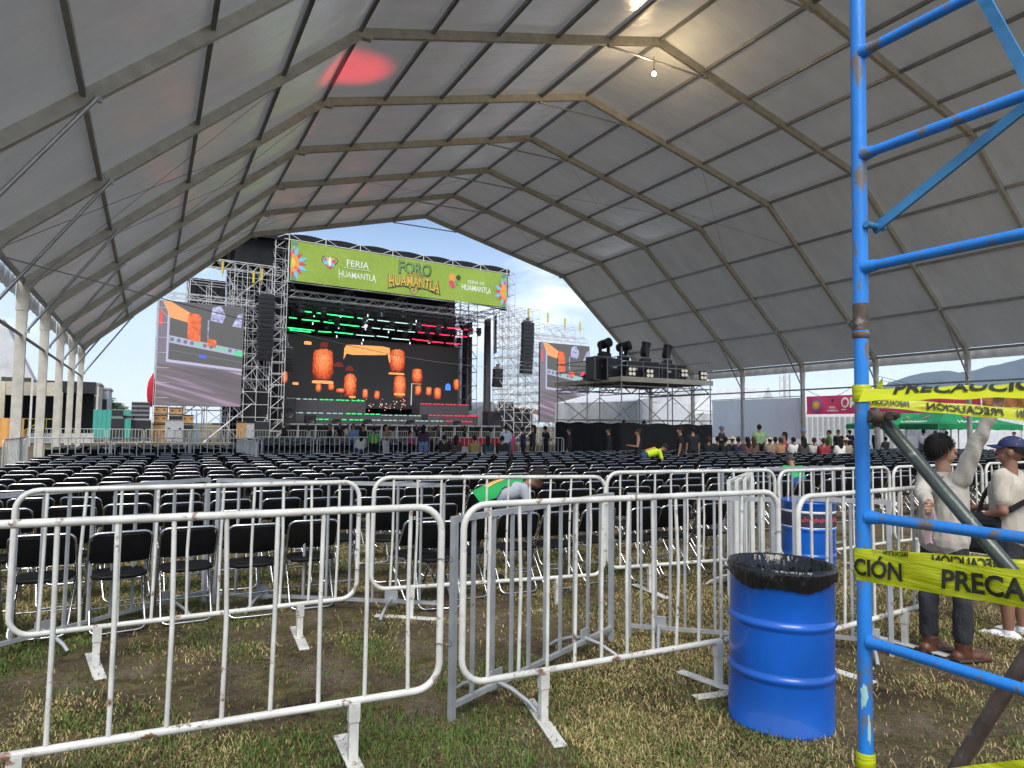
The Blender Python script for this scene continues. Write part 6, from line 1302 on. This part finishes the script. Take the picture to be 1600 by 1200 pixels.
# his open-sided green vest with orange band, and the white side stripes of his trousers
lnv = 1.25; P = Vector((0, -.12, .86)); sdv = Vector((0, math.sin(lnv), math.cos(lnv))); bkv = Vector((0, -math.cos(lnv), math.sin(lnv)))
def vest(u, v):
    a = (v-.5)*2*1.45; k = -.06+.55*u; r_ = .155+.03*math.sin(u*math.pi); wd = r_*1.15*(1.0 if u < .72 else 1-1.5*(u-.72)); k += .035*math.cos(a*1.3)*(1 if u > .5 else -1)-.02; a *= (1-.35*math.sin(math.pi*min(1, max(0, (u-.35)/.6)))); return P+sdv*k+Vector((math.sin(a)*wd, 0, 0))+bkv*(math.cos(a)*r_*.98-.015)
b = MB(); b.solid(vest, 24, 20, -bkv*.006); b.obj('vest', pmat((.02, .30, .075)), t)
b = MB(); b.solid(lambda u, v: vest(.28+.34*u, .60+.12*v)+bkv*.006, 8, 4, bkv*.003); b.solid(lambda u, v: vest(.28+.34*u, .28+.12*v)+bkv*.006, 8, 4, bkv*.003); b.obj('vest_stripe', pmat((.9, .42, .14), 'stripe'), t)
b = MB()
for s, (uu, ll) in ((1, BENDL[0]), (-1, BENDL[1])):
    hp = P+Vector((s*.09, 0, 0)); kn = hp+Vector(uu).normalized()*.41; an = kn+Vector(ll).normalized()*.405
    for o_ in (-.02, 0, .02): b.tube([hp+Vector((s*.088, o_, -.05)), kn+Vector((s*.064, o_, 0)), an+Vector((s*.055, o_, .04))], .006, 5)
b.obj('trouser_stripe', pmat((.7, .7, .72), 'stripe'), t)
# ---- the two men near the scaffold, built finer
def near_person(q, az, label, pr, J, mats, vox=.0065, wr=.005, deci=.6):
    t = thing('person', label, 'person', q, -az); me = skin_mesh(pr, vox, 3, deci, wr)
    for m_ in mats: me.materials.append(m_)
    link('body', me, t)
    Rh, hc = J['rot'], J['head']; H = lambda x, y, z: hc+Rh @ Vector((x, y, z)); b = MB()
    for s in (-1, 1): b.ell(H(s*.03, .083, .024), (.012, .009, .007), 8, 0, Rh)
    b.obj('eyes', M['eye'], t); b = MB()
    for s in (-1, 1): b.tube([H(s*.014, .094, .042), H(s*.03, .092, .049), H(s*.046, .082, .043)], .0045, 6)
    b.obj('eyebrows', pmat(HAIR, 'hair'), t); b = MB(); b.tube([H(-.024, .094, -.062), H(0, .104, -.060), H(.024, .094, -.062)], .006, 6); b.obj('lips', pmat((.28, .10, .08), 'skin'), t); return t
M['eye'] = mat('dark_eye', (.02, .015, .01), .15)
M['skin_near'] = mat('tanned_skin', (.33, .175, .11), .5, 0, .1, 6, .1, 90); M['skin_near2'] = mat('brown_skin', (.25, .12, .075), .48, 0, .1, 6, .1, 90)
M['shirt_sand'] = cloth('sand_shirt', (.46, .42, .36), .85, .05, .5, 9, .08); M['tee_sand'] = cloth('beige_tee', (.50, .45, .37), .85, .05, .4, 8, .08); M['jeans_dark'] = mat('charcoal_jeans', (.022, .024, .028), .85, 0, .3, 5, .4, 40); M['boots'] = mat('brown_leather', (.10, .036, .018), .45, 0, .2, 8, .2, 30); M['sneaker'] = mat('white_canvas', (.72, .72, .74), .6)
q = hd(1479, 5.05); q.z = -.012; az1 = 1.86
hand = dep(1552, 645, 4.78); c_, s_ = math.cos(az1), math.sin(az1)
lh = hand-q; loc_h = Vector((lh.x*c_-lh.y*s_, lh.x*s_+lh.y*c_, lh.z))   # into his own frame
sc1 = .985; loc_h /= sc1
shR = Vector((0, 0, .88))+Vector((0, math.sin(.04), math.cos(.04)))*.455+Vector((.165, 0, 0)); dR = (loc_h-shR).normalized()
la = q+Vector((0, 0, 0)); handL = dep(1448, 785, 4.85); ll_ = handL-q; loc_l = Vector((ll_.x*c_-ll_.y*s_, ll_.x*s_+ll_.y*c_, ll_.z))/sc1
shL = Vector((-.165, 0, shR.z)); mid = (shL+loc_l)/2; dd = loc_l-shL; ln_ = min(dd.length, .53); perp = (Vector((-.2, -.5, -.7))-dd.normalized()*Vector((-.2, -.5, -.7)).dot(dd.normalized())).normalized(); elb = shL+dd*.5+perp*math.sqrt(max(0, .27**2-(ln_/2)**2))
pr, J = body(lean=.04, hipz=.88, arms=[(dR+Vector((0, -.06, .05)), dR+Vector((0, .06, -.03))), (elb-shL, loc_l-elb)], legs=[((.06, .10, -1), (0, .0, -1)), ((-.05, -.08, -1), (0, -.03, -1))], headp=-.12, heady=-.25, sleeve=2, fingers=True, bulk=1.0, loose=.16)
for k in (0, 1): an = J['an%d' % k]; pr.append(cap(an+Vector((0, 0, .06)), an-Vector((0, 0, .02)), .058, .056, 3)); pr.append(cap(an+Vector((0, 0, .36)), an+Vector((0, 0, .09)), .068, .064, 2))
t = near_person(q, az1, 'man in sand-coloured long-sleeved shirt and dark jeans reaching up to the tape', pr, J, [M['skin_near'], M['shirt_sand'], M['jeans_dark'], M['boots']]); t.scale = (sc1,)*3
for k in (0, 1): pass
hair_mb(J, 'short', 1., 2600).obj('hair', pmat(HAIR, 'hair'), t)
b = MB(); b.sheet(lambda u, v: Vector((.062*math.cos(6.283*u), .5*0+.062*math.sin(6.283*u)-.01, 1.345+.035*v)), 20, 3); b.obj('collar', M['shirt_sand'], t)
b = MB()
for k in (0, 1):
    an = J['an%d' % k]; s = 1 if k == 0 else -1
    b.bbox((an.x+s*.01, an.y+.055, .012), (.095, .29, .024), .008)
b.obj('boot_soles', mat('dark_rubber', (.05, .03, .02), .7), t)
b = MB(); a = J['wr1']; b.solid(lambda u, v: a+Vector((.05*math.sin(u*5), -.03+.06*u, -.02-.28*v+.02*math.sin(u*9)))+Vector((.02*math.sin(v*6), 0, 0)), 10, 10, (.004, 0, 0)); 
tg = b.obj('held_cloth', cloth('pink_grey_cloth', (.42, .30, .30), .7), None); tg.matrix_world = t.matrix_basis; tag(tg, 'pale pink crumpled cloth hanging from the lowered hand of the reaching man', 'cloth')
q = hd(1590, 5.55); q.z = -.012; az2 = -.12
pr, J = body(lean=.03, hipz=.86, arms=[((.2, .25, -1), (-.5, 1, -.1)), ((-.30, -.10, -1), (.35, .9, -.35))], legs=[((.05, .02, -1), (0, -.02, -1)), ((-.06, .06, -1), (0, .0, -1))], headp=-.08, heady=.25, sleeve=1, shorts=True, fingers=True, bulk=1.14, loose=.14)
t = near_person(q, az2, 'man in beige t-shirt, dark shorts and starry blue cap at the right edge', pr, J, [M['skin_near2'], M['tee_sand'], M['jeans_dark'], M['sneaker']]); sc2 = .985; t.scale = (sc2,)*3
hair_mb(J, 'fade').obj('hair', pmat(HAIR, 'hair'), t); hb = hat_mb(J, 'cap'); cp_ = hb.obj('cap', mat('navy_cap', (.012, .02, .085), .7, 0, .1), t)
Rh, hc = J['rot'], J['head']; H = lambda x, y, z: hc+Rh @ Vector((x, y, z)); rg = random.Random(8)
for c, nm in (((.75, .72, .62), 'white'), ((.75, .5, .12), 'gold'), ((.6, .08, .06), 'red')):
    b = MB()
    for k in range(9):
        a = rg.uniform(0, 6.28); v = rg.uniform(.35, 1.35); p_ = H(.0925*math.sin(v)*math.sin(a), -.012+.1095*math.sin(v)*math.cos(a), .038+.0965*math.cos(v)); n_ = (p_-hc).normalized(); e1 = n_.orthogonal().normalized(); e2 = n_.cross(e1); b.add([p_+n_*.001+(e1*math.cos(j*math.pi/5)+e2*math.sin(j*math.pi/5))*(.0075 if j % 2 == 0 else .003) for j in range(10)], [tuple(range(10))])
    b.obj('cap_star', mat('star_'+nm, c, .6), cp_)
b = MB()
for k in (0, 1):
    an = J['an%d' % k]; s = 1 if k == 0 else -1; b.bbox((an.x+s*.01, an.y+.055, .012), (.092, .28, .026), .008)
b.obj('sneaker_soles', mat('white_rubber', (.75, .75, .75), .5), t)
bg_ = thing('shoulder_bag', 'black shoulder bag worn across the body of the man in the blue cap', 'bag', q, -az2); bg_.scale = (sc2,)*3
b = MB(); b.bbox((-.17, .16, .84), (.16, .30, .34), .05); b.obj('pouch', M['black_cloth'], bg_); b = MB(); b.box((-.255, .16, .93), (.012, .26, .02)); b.obj('zip', M['black_metal'], bg_)
pts = [(-.235, .08, .98), (-.235, -.06, 1.06), (-.16, -.185, 1.16), (-.02, -.205, 1.28), (.11, -.14, 1.375), (.13, .0, 1.40), (.10, .13, 1.32), (-.05, .19, 1.15), (-.17, .2, 1.0)]
b = MB()
sp = [Vector(p_) for p_ in pts]
for k in range(len(sp)-1): b.beam(sp[k]-(sp[k+1]-sp[k])*.08, sp[k+1]+(sp[k+1]-sp[k])*.08, .012, .042, 0, Vector((0, 0, 1)))
b.obj('strap', M['black_cloth'], bg_)
# red cloth banner with white lettering on the far barrier
q0, q1 = hd(706, 30.2), hd(797, 30.2)
rb, rfn, RL = panel_thing('red_barrier_banner', 'red and white cloth banner tied to the barrier behind the seated row', 'banner', q0.xy, q1.xy, .25, 1.12, cloth('red_banner_cloth', (.62, .03, .05), .6, .1, .2, 4), .03, 14, 50)
b = MB(); b.solid(lambda u, v: rfn(u, v*.55)+Vector((0, -.015, 0)), 50, 3, (0, .003, 0)); b.obj('white_band', cloth('white_banner_cloth', (.7, .66, .66), .6), rb)
# ---------------------------------------------------------------- the air over the valley
b = MB(); b.box((600, 3200, 348.9), (9000, 9000, 699.8)); hm = bpy.data.materials.new('valley_haze'); hm.use_nodes = True; t_ = hm.node_tree; t_.nodes.remove(t_.nodes['Principled BSDF'])
pv = t_.nodes.new('ShaderNodeVolumePrincipled'); pv.inputs['Color'].default_value = (.62, .78, 1, 1); pv.inputs['Density'].default_value = .00009; pv.inputs['Anisotropy'].default_value = .2
t_.links.new(pv.outputs[0], t_.nodes['Material Output'].inputs['Volume']); hz_ = b.obj('haze', hm); hz_['kind'] = 'stuff'
